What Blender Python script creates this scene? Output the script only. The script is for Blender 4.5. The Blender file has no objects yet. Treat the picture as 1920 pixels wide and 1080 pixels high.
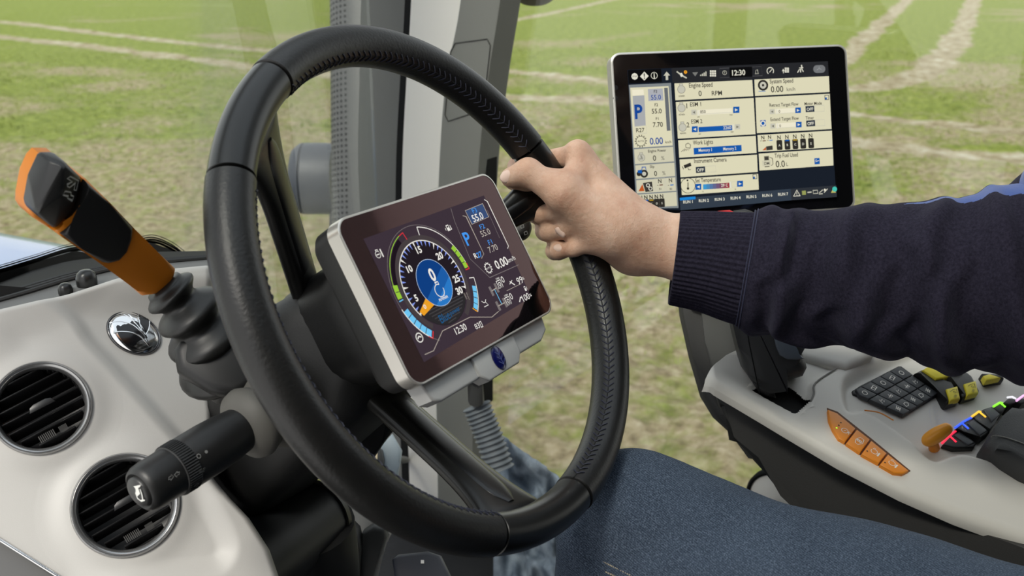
import bpy, bmesh, math, random
import numpy as np
from mathutils import Matrix, Vector

# ------------------------------------------------------------------ camera, world, light, exposure
SC = bpy.context.scene
COL = SC.collection
V = lambda *a: np.array(a, float)
F, H, PITCH, YAW = 1900.0, 2.8, 0.3168, 1.01508
CAM = V(0, 0, H)
fw = V(math.sin(YAW)*math.cos(PITCH), math.cos(YAW)*math.cos(PITCH), -math.sin(PITCH))
rt = V(math.cos(YAW), -math.sin(YAW), 0)
up = np.cross(rt, fw)
cd = bpy.data.cameras.new('camera'); cam = bpy.data.objects.new('camera', cd); COL.objects.link(cam)
cd.sensor_width = 36; cd.lens = 36*F/1920; cd.clip_start = 0.02; cd.clip_end = 1000
cam.matrix_world = Matrix(((rt[0], up[0], -fw[0], 0), (rt[1], up[1], -fw[1], 0), (rt[2], up[2], -fw[2], H), (0, 0, 0, 1)))
cd.dof.use_dof = True; cd.dof.focus_distance = 0.92; cd.dof.aperture_fstop = 10
SC.camera = cam

world = bpy.data.worlds.new('sky'); SC.world = world; world.use_nodes = True
wn = world.node_tree.nodes; wl_ = world.node_tree.links
for n_ in list(wn): wn.remove(n_)
wo = wn.new('ShaderNodeOutputWorld'); wb = wn.new('ShaderNodeBackground')
wtc = wn.new('ShaderNodeTexCoord'); wsep = wn.new('ShaderNodeSeparateXYZ'); wr = wn.new('ShaderNodeValToRGB')
wl_.new(wtc.outputs['Generated'], wsep.inputs[0]); wl_.new(wsep.outputs['Z'], wr.inputs[0])
wr.color_ramp.elements[0].position = 0.0; wr.color_ramp.elements[0].color = (1.0, 0.985, 0.96, 1)
wr.color_ramp.elements[1].position = 0.7; wr.color_ramp.elements[1].color = (0.84, 0.90, 1.0, 1)
wl_.new(wr.outputs[0], wb.inputs[0]); wb.inputs[1].default_value = 0.85
wl_.new(wb.outputs[0], wo.inputs[0])
sd = bpy.data.lights.new('sun', 'SUN'); sun = bpy.data.objects.new('sun', sd); COL.objects.link(sun)
sd.energy = 2.4; sd.angle = math.radians(16); sd.color = (1.0, 0.95, 0.86)
sdir = Vector((0.60, 0.02, -0.66)).normalized()      # hazy sun from the left
sun.rotation_euler = sdir.to_track_quat('-Z', 'Y').to_euler()
SC.view_settings.view_transform = 'Standard'; SC.view_settings.look = 'None'
SC.view_settings.gamma = 1; SC.view_settings.use_curve_mapping = False
SC.view_settings.exposure = 0.7

# ------------------------------------------------------------------ helpers
def ray(x, y): return (x-960)/F*rt + (540-y)/F*up + fw
def U(x, y, d): return CAM + ray(x, y)*d                      # pixel + view depth -> point
def onp(x, y, p, n):
    d = ray(x, y); return CAM + d*(((p-CAM) @ n)/(d @ n))
def onX(x, y, X): return onp(x, y, V(X, 0, 0), V(1, 0, 0))
def onY(x, y, Y): return onp(x, y, V(0, Y, 0), V(0, 1, 0))
def onZ(x, y, Z): return onp(x, y, V(0, 0, Z), V(0, 0, 1))
def nrm(a): a = np.asarray(a, float); return a/np.linalg.norm(a)
class Fr:
    def __init__(s, o, x, y=None, z=None):
        if y is None: y = np.cross(z, x)
        if z is None: z = np.cross(x, y)
        s.o = np.asarray(o, float); x = nrm(x); z = nrm(np.asarray(z) - (np.asarray(z) @ x)*x); s.A = np.stack([x, np.cross(z, x), z], 1)
        s.x, s.y, s.z = s.A[:, 0], s.A[:, 1], s.A[:, 2]
    def loc(s, P): return (np.asarray(P, float)-s.o) @ s.A
    def wor(s, P): return np.asarray(P, float) @ s.A.T + s.o
    def px(s, x, y, h=0.0):                                     # pixel -> local coords on plane z=h
        return s.loc(onp(x, y, s.o+s.z*h, s.z))
    def mw(s):
        m = Matrix.Identity(4)
        for i in range(3):
            for j in range(3): m[i][j] = s.A[i, j]
            m[i][3] = s.o[i]
        return m
    def at(s, p): f = Fr(s.wor(p), s.x, z=s.z); return f
def frN(o, n, xh): return Fr(o, np.asarray(xh)-(np.asarray(xh) @ nrm(n))*nrm(n), z=n)
FR = {}
def root(name, fr, label, cat, group=None):
    if not isinstance(fr, Fr): fr = Fr(fr, V(1, 0, 0), z=V(0, 0, 1))
    o = bpy.data.objects.new(name, None); COL.objects.link(o); o.empty_display_size = .02
    o.matrix_world = fr.mw(); FR[o.name] = fr
    o['label'] = label; o['category'] = cat
    if group: o['group'] = group
    return o
def tag(o, label=None, cat=None, group=None, kind=None):
    if label: o['label'] = label
    if cat: o['category'] = cat
    if group: o['group'] = group
    if kind: o['kind'] = kind
    return o
def mk(name, v, f, mats):
    me = bpy.data.meshes.new(name)
    v = np.asarray(v, float)
    me.from_pydata([tuple(a) for a in v], [], [tuple(int(i) for i in q) for q in f])
    for m_ in (mats if isinstance(mats, (list, tuple)) else [mats]): me.materials.append(m_)
    return me
def obj(name, g, mat, parent=None, local=False, ang=38, mi=None):
    """g=(verts,faces); world coords unless local"""
    v, f = np.asarray(g[0], float), g[1]
    if parent is not None:
        fr = FR[parent.name]
        if not local: v = fr.loc(v)
        me = mk(name, v, f, mat); o = bpy.data.objects.new(name, me); COL.objects.link(o); o.parent = parent; FR[o.name] = fr
    else:
        c = V((v[:, 0].min()+v[:, 0].max())/2, (v[:, 1].min()+v[:, 1].max())/2, v[:, 2].min())
        me = mk(name, v-c, f, mat); o = bpy.data.objects.new(name, me); COL.objects.link(o); o.location = c
        FR[o.name] = Fr(c, V(1, 0, 0), z=V(0, 0, 1))
    if ang:
        me.polygons.foreach_set('use_smooth', [True]*len(me.polygons))
        if ang < 180: me.set_sharp_from_angle(angle=math.radians(ang))
    if mi is not None: me.polygons.foreach_set('material_index', list(mi))
    me.update()
    return o
def cat(*gs):
    vs, fs, n = [], [], 0
    for v, f in gs:
        v = np.asarray(v, float); vs.append(v); fs += [tuple(i+n for i in q) for q in f]; n += len(v)
    return np.concatenate(vs), fs
def frm(fr, g): return fr.wor(g[0]), g[1]
def bm2(bm):
    bmesh.ops.recalc_face_normals(bm, faces=bm.faces)
    bm.verts.index_update()
    v = np.array([x.co[:] for x in bm.verts]); f = [tuple(x.index for x in p.verts) for p in bm.faces]; bm.free(); return v, f
def box(c, s, b=0.0, seg=2):
    bm = bmesh.new(); bmesh.ops.create_cube(bm, size=1)
    for v in bm.verts: v.co = Vector((v.co.x*s[0]+c[0], v.co.y*s[1]+c[1], v.co.z*s[2]+c[2]))
    if b: bmesh.ops.bevel(bm, geom=bm.edges[:], offset=b, segments=seg, affect='EDGES', profile=.5)
    return bm2(bm)
def prism(poly, z0, z1, b=0.0, seg=2, btop=True):
    """2D polygon (x,y) extruded z0..z1, top rim bevelled"""
    bm = bmesh.new(); n = len(poly)
    lo = [bm.verts.new((p[0], p[1], z0)) for p in poly]; hi = [bm.verts.new((p[0], p[1], z1)) for p in poly]
    bm.faces.new(lo[::-1]); bm.faces.new(hi)
    for i in range(n): bm.faces.new((lo[i], lo[(i+1) % n], hi[(i+1) % n], hi[i]))
    if b:
        bm.edges.ensure_lookup_table(); hs = set(hi)
        bmesh.ops.bevel(bm, geom=[e for e in bm.edges if e.verts[0] in hs and e.verts[1] in hs], offset=b, segments=seg, affect='EDGES', profile=.5)
    return bm2(bm)
def rrect(w, h, r, n=6, cx=0, cy=0):
    out = []
    for k, (sx, sy) in enumerate(((1, 1), (-1, 1), (-1, -1), (1, -1))):
        for i in range(n+1):
            a = math.pi/2*(k+i/n); out.append((cx+sx*(w/2-r)+r*math.cos(a), cy+sy*(h/2-r)+r*math.sin(a)))
    return out
def loft(secs, closed=True, cap=True):
    secs = [np.asarray(s, float) for s in secs]; m = len(secs[0]); v = np.concatenate(secs); f = []
    for i in range(len(secs)-1):
        for j in range(m if closed else m-1):
            a, b_ = i*m+j, i*m+(j+1) % m; f.append((a, b_, b_+m, a+m))
    if cap and closed:
        f.append(tuple(range(m))[::-1]); f.append(tuple((len(secs)-1)*m+j for j in range(m)))
    return v, f
def spline(pts, n=8):
    P = [np.asarray(p, float) for p in pts]; P = [2*P[0]-P[1]]+P+[2*P[-1]-P[-2]]; out = []
    for i in range(1, len(P)-2):
        for t in np.linspace(0, 1, n, endpoint=False):
            a, b, c, d = P[i-1:i+3]
            out.append(.5*((2*b)+(c-a)*t+(2*a-5*b+4*c-d)*t*t+(3*b-a-3*c+d)*t**3))
    out.append(P[-2]); return np.array(out)
def frames(path):
    path = np.asarray(path, float); T = np.gradient(path, axis=0); T /= np.linalg.norm(T, axis=1)[:, None]
    u = np.cross(T[0], V(0, 0, 1) if abs(T[0][2]) < .9 else V(1, 0, 0)); u = nrm(u); out = []
    for t in T:
        u = nrm(u-(u @ t)*t); out.append((u, np.cross(t, u), t))
    return out
def tube(path, r, seg=12, cap=True, ey=1.0):
    path = np.asarray(path, float); r = np.broadcast_to(np.asarray(r, float), (len(path),)); a = np.linspace(0, 2*math.pi, seg, endpoint=False)
    return loft([p+rr*(np.cos(a)[:, None]*u+ey*np.sin(a)[:, None]*w) for p, rr, (u, w, t) in zip(path, r, frames(path))], cap=cap)
def lathe(prof, seg=48, cap=False):
    a = np.linspace(0, 2*math.pi, seg, endpoint=False)
    return loft([np.stack([r*np.cos(a), r*np.sin(a), 0*a+z], 1) for r, z in prof], cap=cap)
def grid(P):
    P = np.asarray(P); n, m = P.shape[:2]
    return P.reshape(-1, 3), [(i*m+j, i*m+j+1, (i+1)*m+j+1, (i+1)*m+j) for i in range(n-1) for j in range(m-1)]
def smin(a, b, k):
    h = np.maximum(k-np.abs(a-b), 0)/k; return np.minimum(a, b)-h*h*k*.25
def cone(P, a, b, ra, rb):
    a = np.asarray(a, np.float32); b = np.asarray(b, np.float32); ab = b-a
    t = np.clip(((P-a) @ ab)/(ab @ ab), 0, 1); q = P-a-t[..., None]*ab
    return np.sqrt((q*q).sum(-1))-(ra+(rb-ra)*t)
def ell(P, fr, s):
    q = ((P-fr.o) @ fr.A)/np.asarray(s); l = np.sqrt((q*q).sum(-1)); return (l-1)*min(s)
def rbox(P, fr, s, r):
    q = np.abs((P-fr.o) @ fr.A)-np.asarray(s)+r
    return np.sqrt((np.maximum(q, 0)**2).sum(-1))+np.minimum(q.max(-1), 0)-r
def surfnet(fn, lo, hi, h):
    xs = [np.arange(lo[i], hi[i]+h, h) for i in range(3)]
    P = np.stack(np.meshgrid(*xs, indexing='ij'), -1).astype(np.float32)
    S = np.asarray(fn(P), np.float32); s = S < 0
    acc = np.zeros(tuple(k-1 for k in S.shape)+(3,), np.float32); cnt = np.zeros(acc.shape[:3], np.float32)
    def sl(ax, d): return tuple(d.get(i, slice(None)) for i in range(3))
    for ax in range(3):
        A = [slice(None)]*3; B = [slice(None)]*3; A[ax] = slice(0, -1); B[ax] = slice(1, None)
        a, b = S[tuple(A)], S[tuple(B)]; cr = (a < 0) != (b < 0)
        t = np.where(cr, a/np.where(cr, a-b, 1), 0); pos = P[tuple(A)]*(1-t[..., None])+P[tuple(B)]*t[..., None]; pos = pos*cr[..., None]
        o1, o2 = [i for i in range(3) if i != ax]
        for d1 in (0, 1):
            for d2 in (0, 1):
                q = [slice(None)]*3; q[o1] = slice(d1, S.shape[o1]-1+d1); q[o2] = slice(d2, S.shape[o2]-1+d2)
                acc += pos[tuple(q)]; cnt += cr[tuple(q)]
    act = cnt > 0; idx = -np.ones(cnt.shape, np.int64); idx[act] = np.arange(act.sum()); verts = acc[act]/cnt[act][:, None]
    faces = []
    for ax in range(3):
        A = [slice(1, -1)]*3; B = [slice(1, -1)]*3; A[ax] = slice(0, -1); B[ax] = slice(1, None)
        a, b = s[tuple(A)], s[tuple(B)]; cr = np.argwhere(a != b)
        if not len(cr): continue
        flip = a[tuple(cr.T)]; o1, o2 = [(1, 2), (2, 0), (0, 1)][ax]
        base = cr.copy()
        for k in range(3):
            if k != ax: base[:, k] += 1
        def g(d1, d2):
            q = base.copy(); q[:, o1] -= d1; q[:, o2] -= d2; return idx[tuple(q.T)]
        Q = np.stack([g(1, 1), g(0, 1), g(0, 0), g(1, 0)], 1); Q[~flip] = Q[~flip][:, ::-1]
        faces += Q.tolist()
    return verts.astype(float), faces
_rng = np.random.RandomState(7); _lat = _rng.rand(64, 64, 64)
def vnoise(P):
    P = np.asarray(P, float); i = np.floor(P).astype(int); t = P-i; t = t*t*(3-2*t); i &= 63; j = (i+1) & 63
    r = 0
    for a, wa in ((i[..., 0], 1-t[..., 0]), (j[..., 0], t[..., 0])):
        for b, wb_ in ((i[..., 1], 1-t[..., 1]), (j[..., 1], t[..., 1])):
            for c, wc in ((i[..., 2], 1-t[..., 2]), (j[..., 2], t[..., 2])): r = r+_lat[a, b, c]*wa*wb_*wc
    return r*2-1

# ------------------------------------------------------------------ materials
MT = {}
def M(name, col=(.5, .5, .5), rough=.5, metal=0.0, bump=None, var=None, emit=None, spec=None, coat=None, sheen=None):
    """bump=(scale,strength,dist) noise relief; var=(scale,colour2,contrast) colour grain"""
    if name in MT: return MT[name]
    m = bpy.data.materials.new(name); m.use_nodes = True; nt = m.node_tree; b = nt.nodes['Principled BSDF']; MT[name] = m
    b.inputs['Base Color'].default_value = (*col, 1); b.inputs['Roughness'].default_value = rough; b.inputs['Metallic'].default_value = metal
    if spec is not None: b.inputs['Specular IOR Level'].default_value = spec
    if coat: b.inputs['Coat Weight'].default_value = coat; b.inputs['Coat Roughness'].default_value = .1
    if sheen: b.inputs['Sheen Weight'].default_value = sheen; b.inputs['Sheen Roughness'].default_value = .5
    tc = nt.nodes.new('ShaderNodeTexCoord')
    if bump:
        t = nt.nodes.new('ShaderNodeTexNoise'); t.inputs['Scale'].default_value = bump[0]; t.inputs['Detail'].default_value = 3
        bp = nt.nodes.new('ShaderNodeBump'); bp.inputs['Strength'].default_value = bump[1]; bp.inputs['Distance'].default_value = bump[2]
        nt.links.new(tc.outputs['Object'], t.inputs['Vector']); nt.links.new(t.outputs['Fac'], bp.inputs['Height']); nt.links.new(bp.outputs[0], b.inputs['Normal'])
    if var:
        t = nt.nodes.new('ShaderNodeTexNoise'); t.inputs['Scale'].default_value = var[0]; t.inputs['Detail'].default_value = 5
        r = nt.nodes.new('ShaderNodeValToRGB'); r.color_ramp.elements[0].color = (*col, 1); r.color_ramp.elements[1].color = (*var[1], 1)
        r.color_ramp.elements[0].position = .5-var[2]; r.color_ramp.elements[1].position = .5+var[2]
        nt.links.new(tc.outputs['Object'], t.inputs['Vector']); nt.links.new(t.outputs['Fac'], r.inputs[0]); nt.links.new(r.outputs[0], b.inputs['Base Color'])
    if emit:
        b.inputs['Emission Color'].default_value = (*emit[0], 1); b.inputs['Emission Strength'].default_value = emit[1]
    return m
def s2l(r, g, b): return tuple(((c/255)/12.92 if c/255 <= .04045 else ((c/255+.055)/1.055)**2.4) for c in (r, g, b))
def glassmat(name, tint, refl=1.0):
    m = bpy.data.materials.new(name); m.use_nodes = True; nt = m.node_tree
    for n_ in list(nt.nodes): nt.nodes.remove(n_)
    o = nt.nodes.new('ShaderNodeOutputMaterial'); mx = nt.nodes.new('ShaderNodeMixShader'); t = nt.nodes.new('ShaderNodeBsdfTransparent'); g = nt.nodes.new('ShaderNodeBsdfGlossy'); fr_ = nt.nodes.new('ShaderNodeFresnel'); mu = nt.nodes.new('ShaderNodeMath')
    t.inputs[0].default_value = (*tint, 1); g.inputs['Roughness'].default_value = 0.0; fr_.inputs['IOR'].default_value = 1.5
    mu.operation = 'MULTIPLY'; mu.inputs[1].default_value = refl
    nt.links.new(fr_.outputs[0], mu.inputs[0]); nt.links.new(mu.outputs[0], mx.inputs[0]); nt.links.new(t.outputs[0], mx.inputs[1]); nt.links.new(g.outputs[0], mx.inputs[2]); nt.links.new(mx.outputs[0], o.inputs[0])
    return m

# ------------------------------------------------------------------ flat print and screen graphics
_fc = bpy.data.curves.new('glyphs', 'FONT'); _fo = bpy.data.objects.new('glyphs', _fc)
_tcache = {}
def glyphs(s, bold):
    k = (s, bold)
    if k not in _tcache:
        _fc.body = s; _fc.size = 1.0; _fc.offset = bold; _fc.resolution_u = 3
        me = bpy.data.meshes.new_from_object(_fo)
        v = np.array([x.co[:2] for x in me.vertices]) if len(me.vertices) else np.zeros((0, 2)); f = [tuple(p.vertices) for p in me.polygons]
        bpy.data.meshes.remove(me); _tcache[k] = (v, f)
    return _tcache[k]
class Canvas:
    """flat graphics on the plane z=h of a frame; positions are given through mapper m(x,y)->local (u,v)"""
    def __init__(s, fr, h, m, step=1.6e-5):
        s.fr, s.h, s.m, s.v, s.f, s.mi, s.mats, s.k, s.step = fr, h, m, [], [], [], [], 0, step
    def raw(s, uv, faces, mat):
        if mat not in s.mats: s.mats.append(mat)
        n = len(s.v); s.k += 1; z = s.h+s.k*s.step
        s.v += [(p[0], p[1], z) for p in uv]
        for q in faces:
            a = 0
            for i in range(len(q)):
                p0, p1 = uv[q[i]], uv[q[(i+1) % len(q)]]; a += p0[0]*p1[1]-p1[0]*p0[1]
            q = q if a > 0 else q[::-1]
            s.f.append(tuple(i+n for i in q)); s.mi.append(s.mats.index(mat))
    def sc(s, x, y):
        a = np.asarray(s.m(x, y))[:2]; b = np.asarray(s.m(x, y+1))[:2]; c = np.asarray(s.m(x+1, y))[:2]
        return math.sqrt(abs((c[0]-a[0])*(b[1]-a[1])-(c[1]-a[1])*(b[0]-a[0])))
    def poly(s, pts, mat): s.raw([np.asarray(s.m(*p))[:2] for p in pts], [tuple(range(len(pts)))], mat)
    def lpoly(s, pts, mat): s.raw(pts, [tuple(range(len(pts)))], mat)
    def line(s, pts, w, mat, closed=False, px=True):
        L = [np.asarray(s.m(*p))[:2] for p in pts] if px else [np.asarray(p, float) for p in pts]
        if px: w = w*s.sc(*pts[0])
        uv, fc = [], []
        n = len(L)
        for i in range(n):
            a = L[(i-1) % n] if (closed or i > 0) else L[i]; b = L[(i+1) % n] if (closed or i < n-1) else L[i]
            t = b-a; t = t/max(np.linalg.norm(t), 1e-9); nn = np.array([-t[1], t[0]]); k = 1.0
            if (closed or 0 < i < n-1):
                t1 = L[i]-a; t1 = t1/max(np.linalg.norm(t1), 1e-9); k = 1/max(.5, abs(t1 @ t))
            uv += [L[i]+nn*w/2*k, L[i]-nn*w/2*k]
        for i in range(n if closed else n-1):
            j = (i+1) % n; fc.append((2*i, 2*i+1, 2*j+1, 2*j))
        s.raw(uv, fc, mat)
    def rect(s, c, w, h, mat, r=0):                            # local metres
        s.lpoly(rrect(w, h, r, 4, c[0], c[1]) if r else [(c[0]-w/2, c[1]-h/2), (c[0]+w/2, c[1]-h/2), (c[0]+w/2, c[1]+h/2), (c[0]-w/2, c[1]+h/2)], mat)
    def disc(s, c, r, mat, n=24): s.lpoly([(c[0]+r*math.cos(2*math.pi*i/n), c[1]+r*math.sin(2*math.pi*i/n)) for i in range(n)], mat)
    def arc(s, c, r, w, a0, a1, mat, n=24):
        s.line([(c[0]+r*math.cos(math.radians(a0+(a1-a0)*i/n)), c[1]+r*math.sin(math.radians(a0+(a1-a0)*i/n))) for i in range(n+1)], w, mat, px=False)
    def text(s, x, y, t, hp, mat, al='C', bold=0.0, loc=None, rot=0.0, wx=1.0):
        """capital height hp in pixels at (x,y) = centre (or left end) of the line"""
        v, f = glyphs(t, bold)
        if not len(v): return
        k = hp*s.sc(x, y)/.70 if loc is None else hp/.70
        x0, x1 = v[:, 0].min(), v[:, 0].max(); q = v.copy(); q[:, 0] = (q[:, 0]-(x0 if al == 'L' else x1 if al == 'R' else (x0+x1)/2))*wx; q[:, 1] -= .35
        q *= k; c, sn = math.cos(rot), math.sin(rot); q = q @ np.array([[c, sn], [-sn, c]])
        p = np.asarray(s.m(x, y))[:2] if loc is None else np.asarray(loc)
        s.raw([a+p for a in q], f, mat)
    def build(s, name, parent):
        return obj(name, (np.array(s.v), s.f), s.mats, parent, local=True, ang=0, mi=s.mi)
# ------------------------------------------------------------------ the field outside
def seg_dist(P, L):
    d = np.full(P.shape[:-1], 1e9)
    for a, b in zip(L[:-1], L[1:]):
        ab = b-a; t = np.clip(((P-a) @ ab)/(ab @ ab), 0, 1); d = np.minimum(d, np.linalg.norm(P-a-t[..., None]*ab, axis=-1))
    return d
RUTS = [([(-300, 40), (0, 68), (240, 95), (480, 124), (700, 150), (930, 178), (1130, 186), (1330, 215), (1600, 262), (1920, 297), (2250, 335)], 0.62),
        ([(-300, 18), (0, 40), (240, 68), (480, 92), (700, 108), (930, 130), (1130, 150), (1330, 178), (1600, 212), (1920, 246), (2250, 282)], 0.55),
        ([(1595, 166), (1660, 160), (1725, 138), (1780, 92), (1808, 45), (1826, 0), (1840, -25)], 0.60),
        ([(1480, 205), (1560, 130), (1610, 82), (1660, 38), (1700, 0), (1725, -25)], 0.52),
        ([(880, 56), (960, 38), (1050, 20), (1150, -2), (1230, -20)], 0.42)]
def fieldmask(xy):
    m = np.zeros(xy.shape[:-1])
    w = .35*vnoise(np.concatenate([xy*.9, 0*xy[..., :1]], -1))+.25*vnoise(np.concatenate([xy*3.1, 0*xy[..., :1]+9], -1))
    for px, hw in RUTS:
        L = [onZ(x, y, 0)[:2] for x, y in px]; L = [a for a in spline(L, 6)]
        d = seg_dist(xy, L); m = np.maximum(m, np.clip(1.25-(d/hw)+w*.8, 0, 1))
    return m
nr, na = 560, 420
rr = 2.2*np.exp(np.linspace(0, math.log(400/2.2), nr)); aa = np.linspace(YAW-1.0, YAW+1.0, na)
RR, AA = np.meshgrid(rr, aa, indexing='ij'); GX = np.stack([RR*np.sin(AA), RR*np.cos(AA)], -1)
msk = fieldmask(GX)
g3 = np.concatenate([GX, 0*GX[..., :1]], -1)
gz = (.035*vnoise(g3*2.3)+.022*vnoise(g3*7.1+5)+.014*vnoise(g3*17+3))*np.clip(1.3-RR/40, .1, 1)-.05*msk
soil = bpy.data.materials.new('field_soil_and_seedlings'); soil.use_nodes = True
nt = soil.node_tree; bs = nt.nodes['Principled BSDF']; bs.inputs['Roughness'].default_value = .9; bs.inputs['Specular IOR Level'].default_value = .15
tc = nt.nodes.new('ShaderNodeTexCoord')
def nz(scale, det=6, rough=.6, off=0):
    t = nt.nodes.new('ShaderNodeTexNoise'); t.inputs['Scale'].default_value = scale; t.inputs['Detail'].default_value = det; t.inputs['Roughness'].default_value = rough
    mp = nt.nodes.new('ShaderNodeMapping'); mp.inputs['Location'].default_value = (off, off*1.7, 0); nt.links.new(tc.outputs['Object'], mp.inputs[0]); nt.links.new(mp.outputs[0], t.inputs['Vector']); return t.outputs['Fac']
def ramp(fac, stops):
    r = nt.nodes.new('ShaderNodeValToRGB'); e = r.color_ramp.elements
    while len(e) < len(stops): e.new(.5)
    for k, (p, c) in enumerate(stops): e[k].position = p; e[k].color = (*c, 1)
    nt.links.new(fac, r.inputs[0]); return r.outputs[0]
def mixc(f, a, b):
    m = nt.nodes.new('ShaderNodeMix'); m.data_type = 'RGBA'
    (nt.links.new(f, m.inputs[0]) if not isinstance(f, float) else setattr(m.inputs[0], 'default_value', f)); nt.links.new(a, m.inputs[6]); nt.links.new(b, m.inputs[7]); return m.outputs[2]
def math_(op, a, b):
    m = nt.nodes.new('ShaderNodeMath'); m.operation = op; m.use_clamp = True
    for i, x in enumerate((a, b)):
        (setattr(m.inputs[i], 'default_value', x) if isinstance(x, (int, float)) else nt.links.new(x, m.inputs[i]))
    return m.outputs[0]
soilc = ramp(nz(9, 8, .7), [(.3, s2l(86, 73, 53)), (.5, s2l(150, 137, 108)), (.72, s2l(189, 178, 152))])
greenc = ramp(nz(5, 6, .7, 4), [(.3, s2l(79, 93, 34)), (.55, s2l(126, 136, 62)), (.78, s2l(161, 167, 95))])
at_ = nt.nodes.new('ShaderNodeAttribute'); at_.attribute_name = 'green'
patch = ramp(math_('ADD', math_('MULTIPLY', nz(3.2, 7, .72, 2), .9), math_('SUBTRACT', at_.outputs['Fac'], .45)), [(.40, (0, 0, 0)), (.62, (1, 1, 1))])
field_c = mixc(patch, soilc, greenc)
trk = nt.nodes.new('ShaderNodeAttribute'); trk.attribute_name = 'rut'
rutc = ramp(nz(2.2, 7, .7, 7), [(.34, s2l(114, 101, 72)), (.5, s2l(156, 145, 117)), (.66, s2l(187, 182, 163))])
edge = ramp(math_('ADD', trk.outputs['Fac'], math_('SUBTRACT', nz(4, 6, .7, 11), .5)), [(.38, (0, 0, 0)), (.62, (1, 1, 1))])
nt.links.new(mixc(edge, field_c, rutc), bs.inputs['Base Color'])
bp = nt.nodes.new('ShaderNodeBump'); bp.inputs['Distance'].default_value = .05; bp.inputs['Strength'].default_value = .9
nt.links.new(nz(14, 8, .75, 1), bp.inputs['Height']); nt.links.new(bp.outputs[0], bs.inputs['Normal'])
gv, gf = grid(np.concatenate([GX, gz[..., None]], -1)); gf = [q[::-1] for q in gf]
me = bpy.data.meshes.new('ground'); me.from_pydata([tuple(a) for a in gv], [], gf); me.materials.append(soil)
def greenness(xy):
    g3_ = np.concatenate([xy, 0*xy[..., :1]], -1); r_ = np.linalg.norm(xy, axis=-1)
    b = .36+.30*vnoise(g3_*.16+3.3)+.24*vnoise(g3_*.6)+.20*np.clip((r_-13)/14, -.7, 1.4)
    for px_, s_, k_ in (((190, 400), 5.0, .34), ((420, 330), 4.0, .15), ((1270, 790), 1.6, .18), ((150, 25), 30., -.25)):
        c_ = onZ(*px_, 0)[:2]; b = b-k_*np.exp(-((xy-c_)**2).sum(-1)/s_**2)      # bare and lush patches of the field
    return np.clip(b, 0, 1)
a1 = me.attributes.new('rut', 'FLOAT', 'POINT'); a1.data.foreach_set('value', msk.ravel())
grn = greenness(GX)
a2 = me.attributes.new('green', 'FLOAT', 'POINT'); a2.data.foreach_set('value', grn.ravel())
me.polygons.foreach_set('use_smooth', [True]*len(me.polygons))
ground = bpy.data.objects.new('ground', me); COL.objects.link(ground); tag(ground, 'green seedling field with bare soil and pale wheel ruts outside the cab', None, kind='structure')

NG = 46000
ra = np.random.RandomState(3); gr = 3.4*np.exp(ra.rand(NG)*math.log(34/3.4)); ga = YAW+(ra.rand(NG)*2-1)*.62
gx = np.stack([gr*np.sin(ga), gr*np.cos(ga)], -1)
keep = (ra.rand(NG) < greenness(gx)*1.25) & (fieldmask(gx) < .25); gx = gx[keep]; n_ = len(gx); gr = gr[keep]
zz = np.interp(0, [0], [0])
gvv, gff = [], []
for b in range(4):
    an = ra.rand(n_)*6.283; ln = (.030+.035*ra.rand(n_))*(1+gr*.02); le = ra.rand(n_)*.9; w = .0028*(1+gr*.07)
    dx = np.stack([np.cos(an), np.sin(an), 0*an], -1); sx = np.stack([-np.sin(an), np.cos(an), 0*an], -1)
    b0 = np.concatenate([gx+(ra.rand(n_, 2)-.5)*.03, np.zeros((n_, 1))-.012], -1)
    tip = b0+dx*(ln*le)[:, None]; tip[:, 2] += ln
    gvv += [b0-sx*w[:, None], b0+sx*w[:, None], tip]
k_ = np.arange(n_)
gff = np.concatenate([np.stack([k_+(3*b)*n_, k_+(3*b+1)*n_, k_+(3*b+2)*n_], 1) for b in range(4)])
me = bpy.data.meshes.new('grass'); me.from_pydata(np.concatenate(gvv).tolist(), [], gff.tolist())
me.materials.append(M('young_grass', s2l(112, 124, 58), .7, var=(.8, s2l(146, 152, 88), .15), spec=.2))
gro = bpy.data.objects.new('grass', me); COL.objects.link(gro); tag(gro, 'short young grass shoots sprouting over the brown field', 'grass', kind='stuff')

# ------------------------------------------------------------------ cab shell
white = M('pale_grey_trim', s2l(228, 224, 216), .55, bump=(900, .12, .0005))
grey = M('mid_grey_trim', s2l(120, 120, 114), .6, bump=(900, .15, .0005))
outer = M('grey_outer_pillar', s2l(104, 104, 100), .5)
black = M('black_rubber_seal', s2l(12, 12, 12), .85, spec=.3)
dark = M('charcoal_plastic', s2l(38, 38, 38), .55, bump=(700, .2, .0006))
XP = 1.35
def strip(x0s, x1s, xface, depth, b, name, mat, label, parent=None, kind='structure'):
    """vertical trim strip: left/right edges given as pixel (x,y) lists, on the plane X=xface, running outward"""
    L = spline([onX(x, y, xface)[1:] for x, y in x0s], 5); R = spline([onX(x, y, xface)[1:] for x, y in x1s], 5)
    poly = [(-p[0], p[1]) for p in L]+[(-p[0], p[1]) for p in R[::-1]]
    g = prism(poly, 0, depth, b, 3)
    v = g[0]; w = np.stack([xface+depth-v[:, 2], -v[:, 0], v[:, 1]], 1)
    o = obj(name, (w, g[1]), mat, parent, ang=35); 
    if parent is None: tag(o, label, kind=kind)
    return o
strip([(690, -330), (677, 0), (674, 150), (672, 330), (690, 600), (722, 850), (735, 1150)], [(775, -330), (766, 0), (757, 150), (749, 330), (750, 600), (760, 850), (768, 1150)], 1.372, .06, .012, 'trim_1', outer, 'grey outer cab corner post between windscreen and door glass')
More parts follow.
